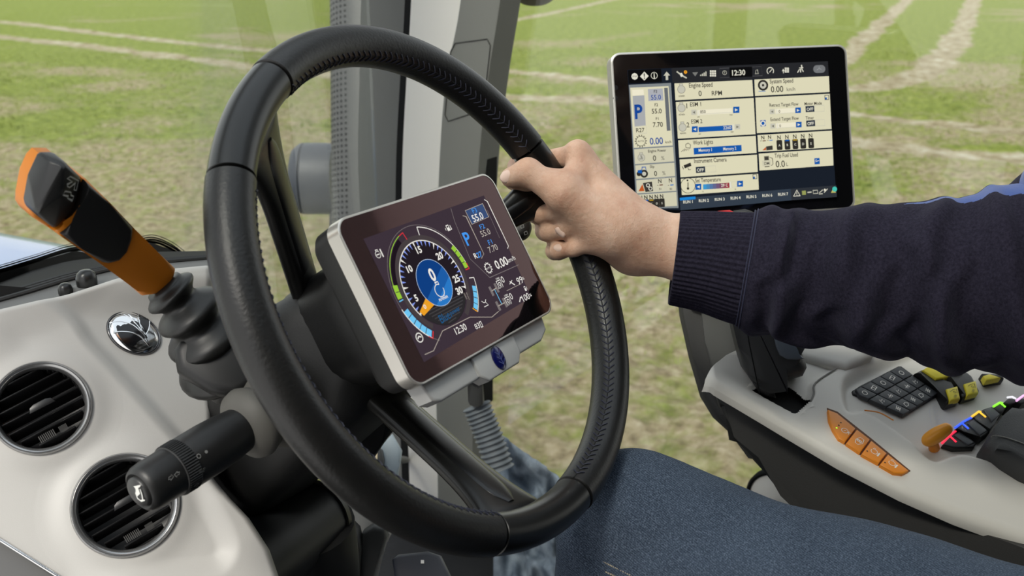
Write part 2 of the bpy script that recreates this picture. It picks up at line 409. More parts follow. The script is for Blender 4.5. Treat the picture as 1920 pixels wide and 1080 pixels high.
strip([(768, -330), (759, 0), (750, 150), (742, 330), (742, 600), (752, 850), (760, 1150)], [(785, -330), (773, 0), (764, 150), (756, 330), (756, 600), (768, 850), (776, 1150)], 1.356, .03, .003, 'trim_2', black, 'black rubber seal strip along the corner post')
strip([(783, -330), (771, 0), (762, 150), (754, 330), (754, 600), (766, 850), (774, 1150)], [(900, -330), (866, 0), (838, 150), (825, 330), (818, 600), (822, 850), (826, 1150)], 1.345, .05, .014, 'trim_3', white, 'pale off-white inner trim of the corner post')
gt = strip([(896, -330), (864, 0), (836, 150), (823, 330), (816, 600), (820, 850), (824, 1150)], [(985, -330), (938, 0), (915, 150), (896, 330), (886, 600), (886, 850), (888, 1150)], 1.338, .06, .010, 'trim_4', grey, 'mid grey inner trim of the corner post with a flush cover')
cv = [(846, 82), (921, 72), (906, 205), (833, 230)]
P_ = [onX(x, y, 1.3375)[1:] for x, y in cv]; pts = []
for i in range(4):
    a, b, c = P_[i-1], P_[i], P_[(i+1) % 4]
    for t in (0, .33, .66, 1): q = (1-t)*(b+(a-b)*.10)+t*(b+(c-b)*.10); pts.append(q)
ring = np.array([V(1.3372, *p) for p in pts]+[V(1.3372, *p) for p in pts[:1]]); 
obj('cover_seam', tube(ring, .0008, 6), M('cover_seam_grey', s2l(60, 60, 58), .8), gt)  # dark grey line along the joint of the cover
strip([(930, -330), (936, 0), (914, 150), (895, 260), (894, 400), (890, 600), (889, 700), (891, 772)], [(948, -330), (941, 0), (917, 150), (914, 260), (912, 400), (910, 600), (907, 700), (907, 762)], 1.362, .03, .004, 'trim_5', black, 'black seal along the door glass edge of the corner post')
# panes
wind = glassmat('windscreen_glass', (.96, .98, .96), .3); door = glassmat('door_glass', (.97, .985, .97), .8)
o = obj('window_1', box((.62, 1.135, H-.15), (1.50, .006, 1.3)), wind, ang=0); tag(o, 'clear windscreen glass', kind='structure')
o = obj('window_2', box((1.395, -.08, H-.22), (.006, 1.98, 1.44)), door, ang=0); tag(o, 'clear right door glass', kind='structure')
o = obj('floor', box((.62, .1, H-1.08), (1.56, 2.1, .06)), M('rubber_floor_mat', s2l(30, 30, 31), .8, bump=(60, .4, .003)), ang=0); tag(o, 'dark rubber cab floor', kind='structure')
o = obj('wall_right', box((1.41, -.08, H-1.0), (.05, 1.98, .12), .01), dark, ang=30); tag(o, 'dark sill below the right door glass', kind='structure')
# roof with an enlarged skylight, posts, and unseen dark walls added to block light
lin = M('headliner', s2l(150, 148, 144), .9)
cz = H+.43
for nm, c_, s_ in (('ceiling', (.62, -.60, cz), (1.62, .80, .06)), ('ceiling_front', (.62, 1.05, cz), (1.62, .22, .06)), ('ceiling_left', (-.13, .37, cz), (.12, 1.16, .06)), ('ceiling_right', (1.37, .37, cz), (.12, 1.16, .06))):
    o = obj(nm, box(c_, s_, .015), lin, ang=30); tag(o, 'light grey cab roof lining', kind='structure')
o = obj('window_3', box((.62, .37, cz+.01), (1.40, 1.16, .006)), door, ang=0); tag(o, 'clear unseen roof skylight, enlarged to let in more light', kind='structure')  # out of view, stretched rearward to brighten the console
o = obj('light_block_left', box((-.19, -.36, H-.32), (.05, 1.30, 1.44), .01), dark, ang=30); tag(o, 'unseen full-height dark wall added to block light from the left', kind='structure')
o = obj('light_block_back', box((.62, -1.0, H-.32), (1.6, .05, 1.44), .01), dark, ang=30); tag(o, 'unseen full-height dark wall added to block light from behind', kind='structure')
for i_, (x_, y_) in enumerate(((-.17, -.95), (1.38, -.95), (-.17, 1.08), (1.385, -.42))):
    o = obj('trim_%d' % (6+i_), box((x_, y_, H-.30), (.06, .09, 1.44), .015), dark, ang=30); tag(o, 'dark cab roof post', kind='structure')
# ------------------------------------------------------------------ outside machinery
ex = U(684, 200, 2.15); ex[2] = 0
t = root('exhaust_stack', V(ex[0], ex[1], 1.2), 'grey exhaust stack with a perforated heat guard beside the windscreen', 'exhaust')
exr = .084
lean = V(0.02, 0.03, 0)
a0 = U(690, -420, 2.15); a1 = U(700, 700, 2.15); path = np.linspace(a0, a1, 14)
steel = M('heat_guard_steel', s2l(92, 92, 92), .45, metal=.2); hole = M('guard_hole', s2l(40, 40, 42), .7)
obj('heat_guard', tube(path, exr, 48), steel, t, ang=60)
ax = nrm(a1-a0); tc_ = nrm(CAM-(a0+a1)/2); tc_ = nrm(tc_-(tc_ @ ax)*ax); tr_ = np.cross(ax, tc_)
if tr_ @ rt < 0: tr_ = -tr_
gs = []
L_ = np.linalg.norm(a1-a0)
for i in range(int(L_/.0115)):
    for j in range(6):
        th = math.radians(-80+j*8.5); p = a0+ax*(i*.0115+(j % 2)*.0)+exr*(math.cos(th)*tc_+math.sin(th)*tr_); nn = math.cos(th)*tc_+math.sin(th)*tr_
        f_ = frN(p+nn*.0003, nn, ax); gs.append(frm(f_, (np.array([(.0030*math.cos(k*1.0472), .0034*math.sin(k*1.0472), 0) for k in range(6)]), [tuple(range(6))])))
pf = obj('perforation', cat(*gs), hole, t, ang=0); pf['kind'] = 'stuff'
# rounded silencer beside the stack
c_ = U(612, 335, 2.28); f_ = Fr(c_, -rt, z=-fw)
t = root('silencer', c_-V(0, 0, .08), 'dark blue-grey rounded silencer body behind the exhaust stack', 'silencer')
g = lathe([(.0, -.02), (.078, -.02), (.080, .0), (.080, .045), (.077, .048), (.080, .051), (.078, .058), (.066, .072), (.045, .078), (.0, .080)], 40)
obj('body', frm(Fr(c_, -fw, z=-rt), g), M('blue_grey_paint', s2l(62, 65, 74), .5), t)
obj('bracket', frm(Fr(c_, rt, z=-fw), box((.04, -.09, 0), (.06, .05, .05), .006)), M('dark_bracket', s2l(40, 42, 48), .6), t)
# bonnet
blue = M('bonnet_blue_paint', s2l(70, 104, 160), .18, coat=.5)
pA = onX(105, 466, 1.03); pB = onX(-60, 415, 1.03)
secs = []
for y in np.linspace(1.25, 4.2, 12):
    zt = H-.415-.03*(y-1.3); w = .40+.0*(y-1.25); s_ = []
    for k in range(25):
        a = math.pi*k/24; ca, sa = math.cos(a), math.sin(a)
        s_.append((.62+w*np.sign(ca)*abs(ca)**.28, y, zt-.32+.32*abs(sa)**.45))
    s_ += [(.62-w, y, zt-.75), (.62+w, y, zt-.75)]
    secs.append(s_)
t = root('bonnet', V(.62, 2.5, H-1.3), 'shiny blue engine bonnet seen through the windscreen', 'bonnet')
obj('hood', loft(secs), blue, t, ang=40)
# outside mirror edge at the top of the door glass
t = root('rear_view_mirror', U(1002, -20, 1.9), 'black outside rear-view mirror hanging above the door glass', 'mirror')
obj('housing', frm(Fr(U(1003, -62, 1.9), rt, z=-fw), prism(rrect(.10, .13, .045, 8), -.03, .03, .01)), M('mirror_black', s2l(24, 24, 24), .5), t)
obj('arm', tube(spline([U(1003, -120, 1.9), U(960, -200, 1.75), U(930, -300, 1.55)], 6), .010, 10), M('mirror_black'), t)
# ------------------------------------------------------------------ steering wheel
LEAN = 0.53656
C0 = CAM+V(.61912, .44034, -.23957); E2 = V(0, math.sin(LEAN), math.cos(LEAN)); NW = V(0, -math.cos(LEAN), math.sin(LEAN))
FW = Fr(C0, V(1, 0, 0), z=NW)
leather = M('black_leather', s2l(19, 19, 18), .40, bump=(420, .3, .0007), var=(60, s2l(24, 23, 22), .2))
insert = M('satin_black_insert', s2l(17, 17, 16), .30)
gloss = M('dark_gloss_plastic', s2l(10, 10, 11), .3)
sw = root('steering_wheel', FW, 'black three-spoke leather steering wheel with a screen mounted at its hub', 'steering wheel')
RW, RT = .200, .0163
def rimseg(a0, a1, r, name, mat, endr=.0012, flat=0.0, n=None):
    n = n or int(abs(a1-a0)*1.6); secs = []
    th = np.linspace(0, 2*math.pi, 36, endpoint=False)
    A = list(np.linspace(a0, a1, n)); A = [A[0], A[0]+.25]+A[1:-1]+[A[-1]-.25, A[-1]]
    for k, a in enumerate(A):
        rr_ = r-(endr if k in (0, len(A)-1) else 0); a = math.radians(a); er = V(math.cos(a), math.sin(a), 0)
        cx, cz = np.cos(th), np.sin(th)
        secs.append(np.stack([(RW+rr_*cx)*er[0], (RW+rr_*cx)*er[1], rr_*1.06*cz-flat*np.maximum(0, -cx)], 1))
    return obj(name, loft(secs), mat, sw, local=True, ang=50)
def stitches(parent, a0, a1):
    gs = []; st = .0066/RW
    a = math.radians(a0)+st
    while a < math.radians(a1)-st/2:
        for s_ in (-1, 1):
            pts = []
            for t, dz, da in ((0, 0, 0), (.5, .0023, .3), (1, .0046, .62)):
                ph = math.radians(180-32)-s_*dz/RT*1.0      # inner side, turned to the driver
                r_ = RT+.0002+.0005*(1-abs(2*t-1)); aa_ = a+st*da*1.1
                pts.append(((RW+r_*math.cos(ph))*math.cos(aa_), (RW+r_*math.cos(ph))*math.sin(aa_), r_*1.06*math.sin(ph)))
            gs.append(tube(pts, .00055, 5))
        a += st
    th = np.radians(np.linspace(a0, a1, 60)); ph = math.radians(148); r_ = RT-.0002
    seam = tube(np.stack([(RW+r_*math.cos(ph))*np.cos(th), (RW+r_*math.cos(ph))*np.sin(th), 0*th+r_*1.06*math.sin(ph)], 1), .0007, 6)
    o = obj('stitching', cat(*gs), M('dark_navy_thread', s2l(40, 42, 58), .6), parent, local=True, ang=60); o['kind'] = 'stuff'
    obj('seam', seam, M('seam_black', s2l(8, 8, 8), .7), parent, local=True)
for a0, a1 in ((23.9, 115.8), (144.2, 244.0), (275.5, 353.8)):
    o = rimseg(a0, a1, RT, 'rim_leather', leather); stitches(o, a0, a1)
for a0, a1 in ((116.2, 143.8), (244.4, 275.1), (-5.8, 23.5)):
    rimseg(a0, a1, RT-.0006, 'rim_insert', insert, .0014)
# spokes: tapering blades from each rim insert down to the hub, with a glossy black inlay
def spoke(ac, wr, wh, rin):
    a = math.radians(ac); er = V(math.cos(a), math.sin(a), 0); et = V(-math.sin(a), math.cos(a), 0); secs = []
    def mid(t): r_ = rin+(RW-.002-rin)*t; return er*r_+V(0, 0, -.85*max(0, .189-r_)-.003)
    nu = nrm(V(0, 0, 1)+er*-.6)
    for t in np.linspace(0, 1, 22):
        wdt = wh+(wr-wh)*max(0, (t-.55)/.45)**2.6; th = .0075
        s_ = []
        for k in range(24):
            b = 2*math.pi*k/24; s_.append(mid(t)+et*(wdt*np.sign(math.cos(b))*abs(math.cos(b))**.6)+nu*(th*np.sign(math.sin(b))*abs(math.sin(b))**.7))
        secs.append(s_)
    p = obj('spoke', loft(secs), insert, sw, local=True, ang=50)
    secs = []
    for t in np.linspace(.25, .90, 16):
        wdt = wh*.56*(1 if t < .78 else math.sqrt(max(.02, 1-((t-.78)/.125)**2)))
        c = mid(t)+nu*.0070; secs.append([c+et*(wdt*math.cos(2*math.pi*k/16))+nu*(.0022*math.sin(2*math.pi*k/16)) for k in range(16)])
    obj('spoke_inlay', loft(secs), gloss, p, local=True, ang=60)
spoke(129, .042, .0190, .040)
spoke(12, .034, .0115, .040)
spoke(254, .044, .0225, .040)
# hub body behind the screen
secs = []
for z, k in ((-.030, .60), (-.036, .70), (-.055, .74), (-.075, .68), (-.105, .66), (-.14, .62)):
    secs.append([(p[0]*k, p[1]*k, z) for p in rrect(.19, .155, .05, 6)])
obj('hub', loft(secs), M('hub_black', s2l(9, 9, 9), .5, bump=(600, .2, .0005)), sw, local=True, ang=45)

# ------------------------------------------------------------------ wheel-hub display
DX, DY, DH = -.0008, .0038, .0078
DW, DHt = .2009, .1317
FD = Fr(FW.wor((DX, DY, DH)), FW.x, z=FW.z)
sil = M('brushed_silver', s2l(214, 210, 202), .30, metal=.6)
dp = root('instrument_display', FD, 'tilted silver-framed instrument screen showing a blue rev counter dial on the wheel hub', 'display')
fr_out = rrect(DW, DHt, .013, 8); fr_in = rrect(DW-.0035, DHt-.0035, .0115, 8)
def ringprism(po, pi, z0, z1, b=.0006):
    n = len(po); A = [np.array([(p[0], p[1], z) for p in P]) for P, z in ((po, z0), (po, z1-b), ([(a[0]*(1-b/.1), a[1]*(1-b/.07)) for a in po], z1), (pi, z1), (pi, z0))]
    return loft(A, cap=False)
obj('silver_frame', ringprism(fr_out, fr_in, -.0125, .0), sil, dp, local=True, ang=40)
secs = [[(p[0]*k, p[1]*k, z) for p in fr_out] for z, k in ((-.0120, .985), (-.013, .992), (-.030, .975), (-.037, .93), (-.040, .84))]
obj('rear_housing', loft(secs), M('housing_black', s2l(24, 24, 24), .55, bump=(900, .3, .0004)), dp, local=True, ang=40)
gm = bpy.data.materials.new('coated_cover_glass'); gm.use_nodes = True; b_ = gm.node_tree.nodes['Principled BSDF']
b_.inputs['Base Color'].default_value = (.004, .004, .004, 1); b_.inputs['Roughness'].default_value = .03; b_.inputs['Specular IOR Level'].default_value = .75; b_.inputs['Specular Tint'].default_value = (1, .42, .40, 1)
g = prism(fr_in, -.006, -.0004)
gl = obj('cover_glass', g, gm, dp, local=True, ang=30)
def em(name, r=0, g=0, b=0, k=1.0):
    c = s2l(r, g, b); return M('lit_'+name, (0.0, 0.0, 0.0), .5, emit=(c, k/2**SC.view_settings.exposure), spec=0.0)
def dpx(x, y): return FD.px(x, y, -.0002)
cv = Canvas(FD, -.00035, lambda x, y: dpx(660+x/2.7, 320+y/2.7))
_ct = cv.text
def _cx(x, y, t, hp, mat, **k): k['wx'] = k.get('wx', 1.0)*1.28; return _ct(x, y, t, hp*.82, mat, **k)
cv.text = _cx
eW, eB, eG, eR, eO, eS = em('white', 235, 232, 225), em('blue', 70, 150, 235), em('green', 150, 200, 60), em('red', 215, 50, 60), em('orange', 235, 160, 40), em('sky', 110, 195, 240)
eBG, eDim, eNavy, eLine = em('screen_ground', 68, 56, 66, .8), em('dim', 120, 112, 112), em('navy', 20, 70, 130), em('line', 170, 160, 150)
ePale = em('pale_blue', 130, 150, 230)
cv.poly([(58, 345), (668, 125), (908, 640), (365, 970)], eBG)
# rev counter: centre and radii in local metres
O_ = dpx(660+415/2.7, 320+568/2.7)[:2]
R1 = .0345
def pol(r, a): return (O_[0]+r*math.cos(math.radians(a)), O_[1]+r*math.sin(math.radians(a)))
cv.disc(O_, R1-.0006, em('dial_dark', 40, 33, 40, .8), 48)
cv.lpoly([pol(R1-.001, a) for a in range(-32, -149, -4)][::-1], em('ribs_ground', 44, 42, 44))
for k in range(7):
    v_ = -.0175-.0024*k; hw_ = math.sqrt(max(0, (R1-.002)**2-v_**2)); cv.line([(O_[0]-hw_*.8, O_[1]+v_), (O_[0]+hw_*.95, O_[1]+v_+.001)], .0008, em('ribs', 74, 72, 74, .8), px=False)
cv.arc(O_, R1, .0008, 212, -24, eW, 60)
cv.arc(O_, R1+.0025, .0040, 232, -60, em('bezel_grey', 78, 70, 72, .8), 60)
for k in range(31):
    a = 210-k*7.75; mt = eW if k % 5 == 0 else ePale; Lk = .0058 if k % 5 == 0 else .0050
    cv.lpoly([pol(R1-.0005, a-1.5), pol(R1-.0005, a+1.5), pol(R1-Lk, a)], mt)
for k, (t_, x, y) in enumerate([('5', 322, 645), ('10', 288, 498), ('15', 335, 402), ('20', 440, 432), ('25', 525, 548), ('30', 540, 608)]): cv.text(x, y, t_, 34, eW, bold=.03, wx=.8)
cv.disc(O_, .0190, em('ring_white', 190, 210, 235), 48); cv.disc(O_, .0186, em('dial_blue', 16, 62, 128), 48)
cv.lpoly([pol(.0186, a) for a in range(-150, 31, 6)], em('dial_blue_light', 30, 92, 165))
cv.lpoly([pol(.0186, a) for a in range(-120, 1, 6)], em('dial_blue_bright', 42, 120, 196))
cv.text(402, 528, '0', 64, eW, bold=.03, wx=.7)
ec = dpx(660+440/2.7, 320+608/2.7)[:2]
cv.arc(ec, .0050, .0007, 60, 370, eW, 20); cv.line([(ec[0]-.001, ec[1]+.0048), (ec[0]-.001, ec[1]+.0068), (ec[0]+.0024, ec[1]+.0068), (ec[0]+.0024, ec[1]+.0044)], .0007, eW, px=False)
cv.text(458, 645, 'n/min', 18, eW, bold=.02)
cv.lpoly([pol(.0192, 205), pol(.0192, 232), pol(.0335, 215), pol(.0335, 207)], eO)
cv.text(365, 690, '0', 22, eW, bold=.02)
cv.text(488, 727, 'Blue', 44, em('script_blue', 24, 90, 140), wx=.62, rot=.06, al='R'); cv.text(492, 724, 'power', 26, em('script_blue'), wx=.7, rot=.06, al='L')
R2 = .0445
cv.arc(O_, R2, .0006, 176, 108, eG, 40); cv.arc(O_, R2+.0024, .0004, 240, 30, eDim, 60)
cv.line([pol(R2, 108), pol(R2, 101), pol(R2-.006, 101)], .0007, eR, px=False)
cv.arc(O_, R2-.0030, .0040, 168, 112, em('bar_off', 34, 24, 34, .8), 30)
cv.line([pol(R2-.006, 78), pol(R2+.0006, 78)], .0008, eW, px=False); cv.arc(O_, R2+.0006, .0008, 78, 6, eW, 40)
for k in range(4): cv.arc(O_, R2-.0016, .0046, 28-k*7.0, 28-k*7.0-6.2, eG, 6)
cv.line([pol(R2-.004, -1), pol(R2+.0010, -1), pol(R2+.0010, 5)], .0008, eR, px=False)
for k in range(2): cv.arc(O_, R2-.0016, .0048, 167+k*7.4, 167+k*7.4+6.6, eG, 6)
cv.line([pol(R2-.004, 183), pol(R2+.0008, 183)], .0008, eS, px=False)
for k in range(5): cv.arc(O_, R2-.0003, .0054, 193+k*7.4, 193+k*7.4+6.6, eS, 6)
cv.arc(O_, R2+.0028, .0008, 190, 231, eW, 24); cv.line([pol(R2-.003, 231), pol(R2+.0030, 231), pol(R2+.0030, 226)], .0009, eR, px=False)
for k in range(4): cv.arc(O_, R2-.0010, .0044, -20-k*6.8, -20-k*6.8-6.0, eS, 6)
cv.line([pol(R2-.004, -11), pol(R2+.0018, -11)], .0008, eW, px=False); cv.arc(O_, R2+.0018, .0007, -11, -48, eW, 20); cv.line([pol(R2-.004, -48), pol(R2+.0018, -48)], .0009, eO, px=False)
def eng(c, mt, s=1.0):
    cv.arc(c, .0034*s, .0006*s, 40, 380, mt, 16); cv.line([(c[0]-.001*s, c[1]+.0032*s), (c[0]-.001*s, c[1]+.0048*s), (c[0]+.002*s, c[1]+.0048*s), (c[0]+.002*s, c[1]+.003*s)], .0006*s, mt, px=False)
def L_px(x, y): return dpx(660+x/2.7, 320+y/2.7)[:2]
c = L_px(126, 428); eng(c, eW, .75); cv.line([(c[0]+.0042, c[1]-.003), (c[0]+.0042, c[1]+.0034)], .0012, eW, px=False); cv.line([(c[0]-.002, c[1]), (c[0]+.0015, c[1])], .0008, eW, px=False)
c = L_px(335, 848); cv.arc(c, .0034, .0008, 0, 360, eW, 18); cv.line([(c[0]-.0022, c[1]-.0004), (c[0], c[1]+.001), (c[0]+.0022, c[1]-.0002)], .001, eW, px=False)
c = L_px(480, 293); cv.rect((c[0], c[1]), .0034, .0050, eW); cv.rect((c[0], c[1]+.0010), .0022, .0014, eBG); cv.line([(c[0]+.002, c[1]-.002), (c[0]+.0034, c[1]-.002), (c[0]+.0034, c[1]+.0016)], .0006, eW, px=False); cv.line([(c[0]-.0036, c[1]-.0015), (c[0]-.0036, c[1]+.0008)], .0006, eW, px=False)
c = L_px(668, 676); cv.line([(c[0]-.003, c[1]-.002), (c[0]+.003, c[1]-.002), (c[0]+.001, c[1]+.001), (c[0]-.001, c[1]+.001), (c[0]-.003, c[1]+.003)], .0006, eW, px=False); cv.line([(c[0]+.001, c[1]+.001), (c[0]+.0028, c[1]+.0028)], .0006, eW, px=False)
# right-hand gear panel
cv.poly([(565, 205), (655, 168), (688, 238), (600, 277)], eLine); cv.poly([(568, 207), (654, 172), (684, 237), (602, 273)], em('tile_blue', 58, 78, 118))
cv.text(613, 205, 'F3', 24, eB); cv.text(629, 238, '55.0', 34, eW, bold=.015, wx=.85)
cv.text(652, 286, 'F2', 24, eB); cv.text(668, 317, '55.0', 30, em('grey_white', 190, 182, 172), wx=.85)
cv.text(692, 365, 'F1', 24, eB); cv.text(706, 397, '7.70', 30, em('grey_white'), wx=.85)
cv.text(576, 347, 'P', 66, eB, bold=.02, wx=.8); cv.text(618, 434, 'R', 26, eW, bold=.02, wx=.85); cv.text(637, 428, '27', 26, eB, bold=.02, wx=.85)
cv.line([(553, 232), (570, 236), (660, 425), (648, 448)], 3, eLine); cv.line([(662, 150), (678, 160), (785, 385), (780, 398)], 3.4, eW); cv.line([(678, 205), (740, 345)], 2, eDim)
cv.line([(493, 195), (512, 260), (590, 450), (690, 545), (836, 480)], 2.6, eDim); cv.line([(775, 612), (850, 575)], 2, eLine)
cv.line([(360, 935), (405, 915), (450, 815), (590, 745), (700, 745), (735, 715)], 3.4, eLine)
gc = L_px(682, 497); cv.arc(gc, .0037, .0007, 0, 360, eW, 20); cv.text(682, 497, 'AUTO', 9, eW)
for k in range(12): a = k*30; cv.line([(gc[0]+.0040*math.cos(math.radians(a)), gc[1]+.0040*math.sin(math.radians(a))), (gc[0]+.0049*math.cos(math.radians(a)), gc[1]+.0049*math.sin(math.radians(a)))], .0009, eW, px=False)
cv.text(747, 470, '0.00', 42, eW, bold=.015, wx=.8); cv.text(796, 452, 'km/h', 22, eW, wx=.9)
for x, y in ((736, 572), (778, 657)):
    c = L_px(x, y); cv.line([(c[0]-.003, c[1]-.003), (c[0]-.003, c[1]+.002), (c[0]+.003, c[1]+.002), (c[0]+.003, c[1]-.003)], .0006, eW, px=False); cv.arc((c[0], c[1]-.001), .0014, .0006, 0, 360, eW, 10)
    cv.text(x-8, y-22, '1000', 9, eW); cv.text(x+8, y+22, 'AUTO', 9, eW); cv.text(x+17, y-17, '0', 32, eW, wx=.8)
for (xa, ya), (xb, yb) in (((696, 615), (722, 598)), ((730, 690), (764, 672))):
    a, b = L_px(xa, ya), L_px(xb, yb)
    cv.rect(a, .0030, .0080, eDim); cv.rect(b, .0030, .0080, eDim); cv.line([a, b], .0008, eLine, px=False)
cv.line([(712, 607), (748, 680)], 3.5, eS)
cv.line([(788, 580), (800, 560)], 3, eW); cv.line([(788, 566), (815, 584)], 5, eW)
cv.text(839, 560, '99', 34, eW, wx=.8); cv.text(856, 550, '%', 14, eW); cv.text(869, 645, '100', 32, eW, wx=.8); cv.text(893, 634, '%', 14, eW)
cv.line([(838, 670), (842, 645), (850, 650)], 5, eW)
c = L_px(866, 602); cv.rect(c, .0022, .0042, eW); cv.rect((c[0], c[1]+.0008), .0014, .0012, eBG); cv.line([(c[0]+.002, c[1]-.0015), (c[0]+.0026, c[1]+.001)], .0005, eW, px=False)
cv.text(538, 806, '12:30', 34, eW, bold=.01, wx=.75); cv.text(622, 791, '83', 28, eW, wx=.8); cv.rect(L_px(642, 783), .0028, .0050, eW); cv.rect(L_px(642, 783), .0016, .0036, eBG)
cv.text(562, 640, '1000', 10, eLine, rot=1.5); cv.text(574, 640, 'r/min', 10, eLine, rot=1.5)
cv.build('screen_graphics', gl)
# silver lower bar with emblem
lb = [FD.px(x, y, -.008)[:2] for x, y in [(790, 742), (826, 760), (880, 727), (965, 672), (1016, 632), (1022, 598), (1000, 612), (905, 672)]]
pB = [(-.062, -.0655), (-.060, -.078), (-.052, -.086), (.052, -.086), (.072, -.079), (.076, -.0655)]
def bar(poly, z0, z1, b, nm, mt): return obj(nm, prism(poly, z0, z1, b, 3), mt, dp, local=True, ang=35)
xs0, xs1 = FD.px(800, 750, -.008)[0], FD.px(1022, 610, -.008)[0]
yb = FD.px(820, 758, -.008)[1]
sil2 = M('satin_grey_metal', s2l(196, 196, 194), .32, metal=.0)
bar([(xs0, -.064), (xs0+.004, yb+.004), (xs0+.012, yb), (xs1-.016, yb), (xs1-.003, yb+.006), (xs1, -.064)], -.022, -.006, .0025, 'lower_bar', sil2)
xm = FD.px(934, 670, -.004)[0]
bar([(xm-.030, -.0655), (xm-.030, yb+.002), (xm-.022, yb-.0055), (xm+.022, yb-.0055), (xm+.030, yb+.002), (xm+.030, -.0655)], -.016, -.0035, .002, 'emblem_plate', M('plate_grey', s2l(190, 190, 188), .28, metal=.0))
ef = FD.at(FD.px(934, 671, -.0034)); 
obj('emblem', frm(ef, loft([[(.0072*k*math.cos(a), .0098*k*math.sin(a), z) for a in np.linspace(0, 2*math.pi, 28, endpoint=False)] for k, z in ((1, 0), (1, .0008), (.8, .0016), (.4, .0021), (.05, .0022))])), M('navy_enamel', s2l(14, 20, 84), .2, coat=.5), dp)
ce = Canvas(FD, FD.loc(ef.o)[2]+.00235, lambda x, y: FD.px(x, y, -.001)); em_c = FD.loc(ef.o)[:2]; lt = M('enamel_line', s2l(90, 100, 160), .3)
ce.line([(em_c[0], em_c[1]-.007), (em_c[0], em_c[1]+.007)], .0006, lt, px=False)
for s_ in (-1, 1):
    for k in (-.004, 0, .004): ce.line([(em_c[0], em_c[1]+k-.002), (em_c[0]+s_*.004, em_c[1]+k+.0015)], .0005, lt, px=False)
ce.build('emblem_lines', dp)
# ------------------------------------------------------------------ steering column
cl = root('steering_column', FW.wor((0, 0, -.2))-V(0, 0, .3), 'black steering column shroud under the wheel hub', 'steering column')
colm = M('column_black', s2l(9, 9, 9), .55, bump=(600, .2, .0005))
secs = []
for z, kx, ky, dy in ((-.085, .10, .085, -.005), (-.11, .135, .115, -.012), (-.16, .15, .13, -.02), (-.22, .14, .13, -.035), (-.30, .12, .12, -.06), (-.40, .11, .12, -.10)):
    secs.append([(p[0], p[1]+dy, z) for p in rrect(kx, ky, .03, 5)])
obj('shroud', frm(FW, loft(secs)), colm, cl, ang=45)
fcv = frN(U(650, 780, 1.0), -fw, rt)
P_ = [fcv.px(x, y)[:2] for x, y in [(480, 640), (700, 700), (746, 762), (749, 795), (714, 836), (690, 872), (560, 860), (470, 760)]]
obj('lower_cover', frm(fcv, prism(P_[::-1], -.06, 0, .012, 3)), colm, cl, ang=40)
# ------------------------------------------------------------------ dashboard panel with vents
pdc = U(155, 855, .84); nd = nrm(nrm(CAM-pdc)+up*.12-rt*.06)
FDs = frN(pdc, nd, rt); pd1 = pdc
def ip(x, pts): return np.interp(x, [p[0] for p in pts], [p[1] for p in pts])
def sgn_curve(x, y, pts):
    """signed pixel distance to a polyline, positive on its right-hand side"""
    P = np.stack([x, y], -1); best = np.full(x.shape, 1e9); sg = np.ones(x.shape)
    pts = spline([V(*p) for p in pts], 6)
    for a, b in zip(pts[:-1], pts[1:]):
        ab = b-a; t = np.clip(((P-a) @ ab)/(ab @ ab), 0, 1); q = P-a-t[..., None]*ab; d = np.linalg.norm(q, axis=-1)
        c = ab[0]*q[..., 1]-ab[1]*q[..., 0]; u = d < best; best = np.where(u, d, best); sg = np.where(u, np.sign(c), sg)
    return best*sg
def sst(d, w): t = np.clip(d/w*.5+.5, 0, 1); return t*t*(3-2*t)
VENTS = [(78, 766, 88), (236, 947, 96)]
ytop = lambda x: ip(x, [(-160, 632), (-80, 604), (0, 580), (60, 566), (130, 548), (217, 520), (300, 503), (395, 494), (460, 492)])
ybot = lambda x: np.minimum(1165, 1010+.626*x)
xr = lambda y: ip(y, [(480, 398), (640, 400), (735, 397), (762, 401), (800, 400), (850, 392), (880, 393), (897, 402), (935, 432), (972, 467), (1031, 505), (1080, 522), (1170, 546)])
ns, nt_ = 190, 210
S_, T_ = np.meshgrid(np.linspace(0, 1, ns), np.linspace(0, 1, nt_)); gx_ = -110+S_*560; gy_ = 700+0*S_
for _ in range(25):
    gy_ = ytop(gx_)+T_*(ybot(gx_)-ytop(gx_)); gx_ = -110+S_*(xr(gy_)+110)
def vrad(x, y, vx, vy, vr):
    c = FDs.px(vx, vy)[:2]; R_ = vr/F*((FDs.wor((*c, 0))-CAM) @ fw); q = np.stack([(x-960)/F, (540-y)/F], -1); D_ = q[..., :1]*rt+q[..., 1:]*up+fw
    t = ((FDs.o-CAM) @ FDs.z)/(D_ @ FDs.z); P_ = (CAM+D_*t[..., None]-FDs.o) @ FDs.A; return np.hypot(P_[..., 0]-c[0], P_[..., 1]-c[1])/R_
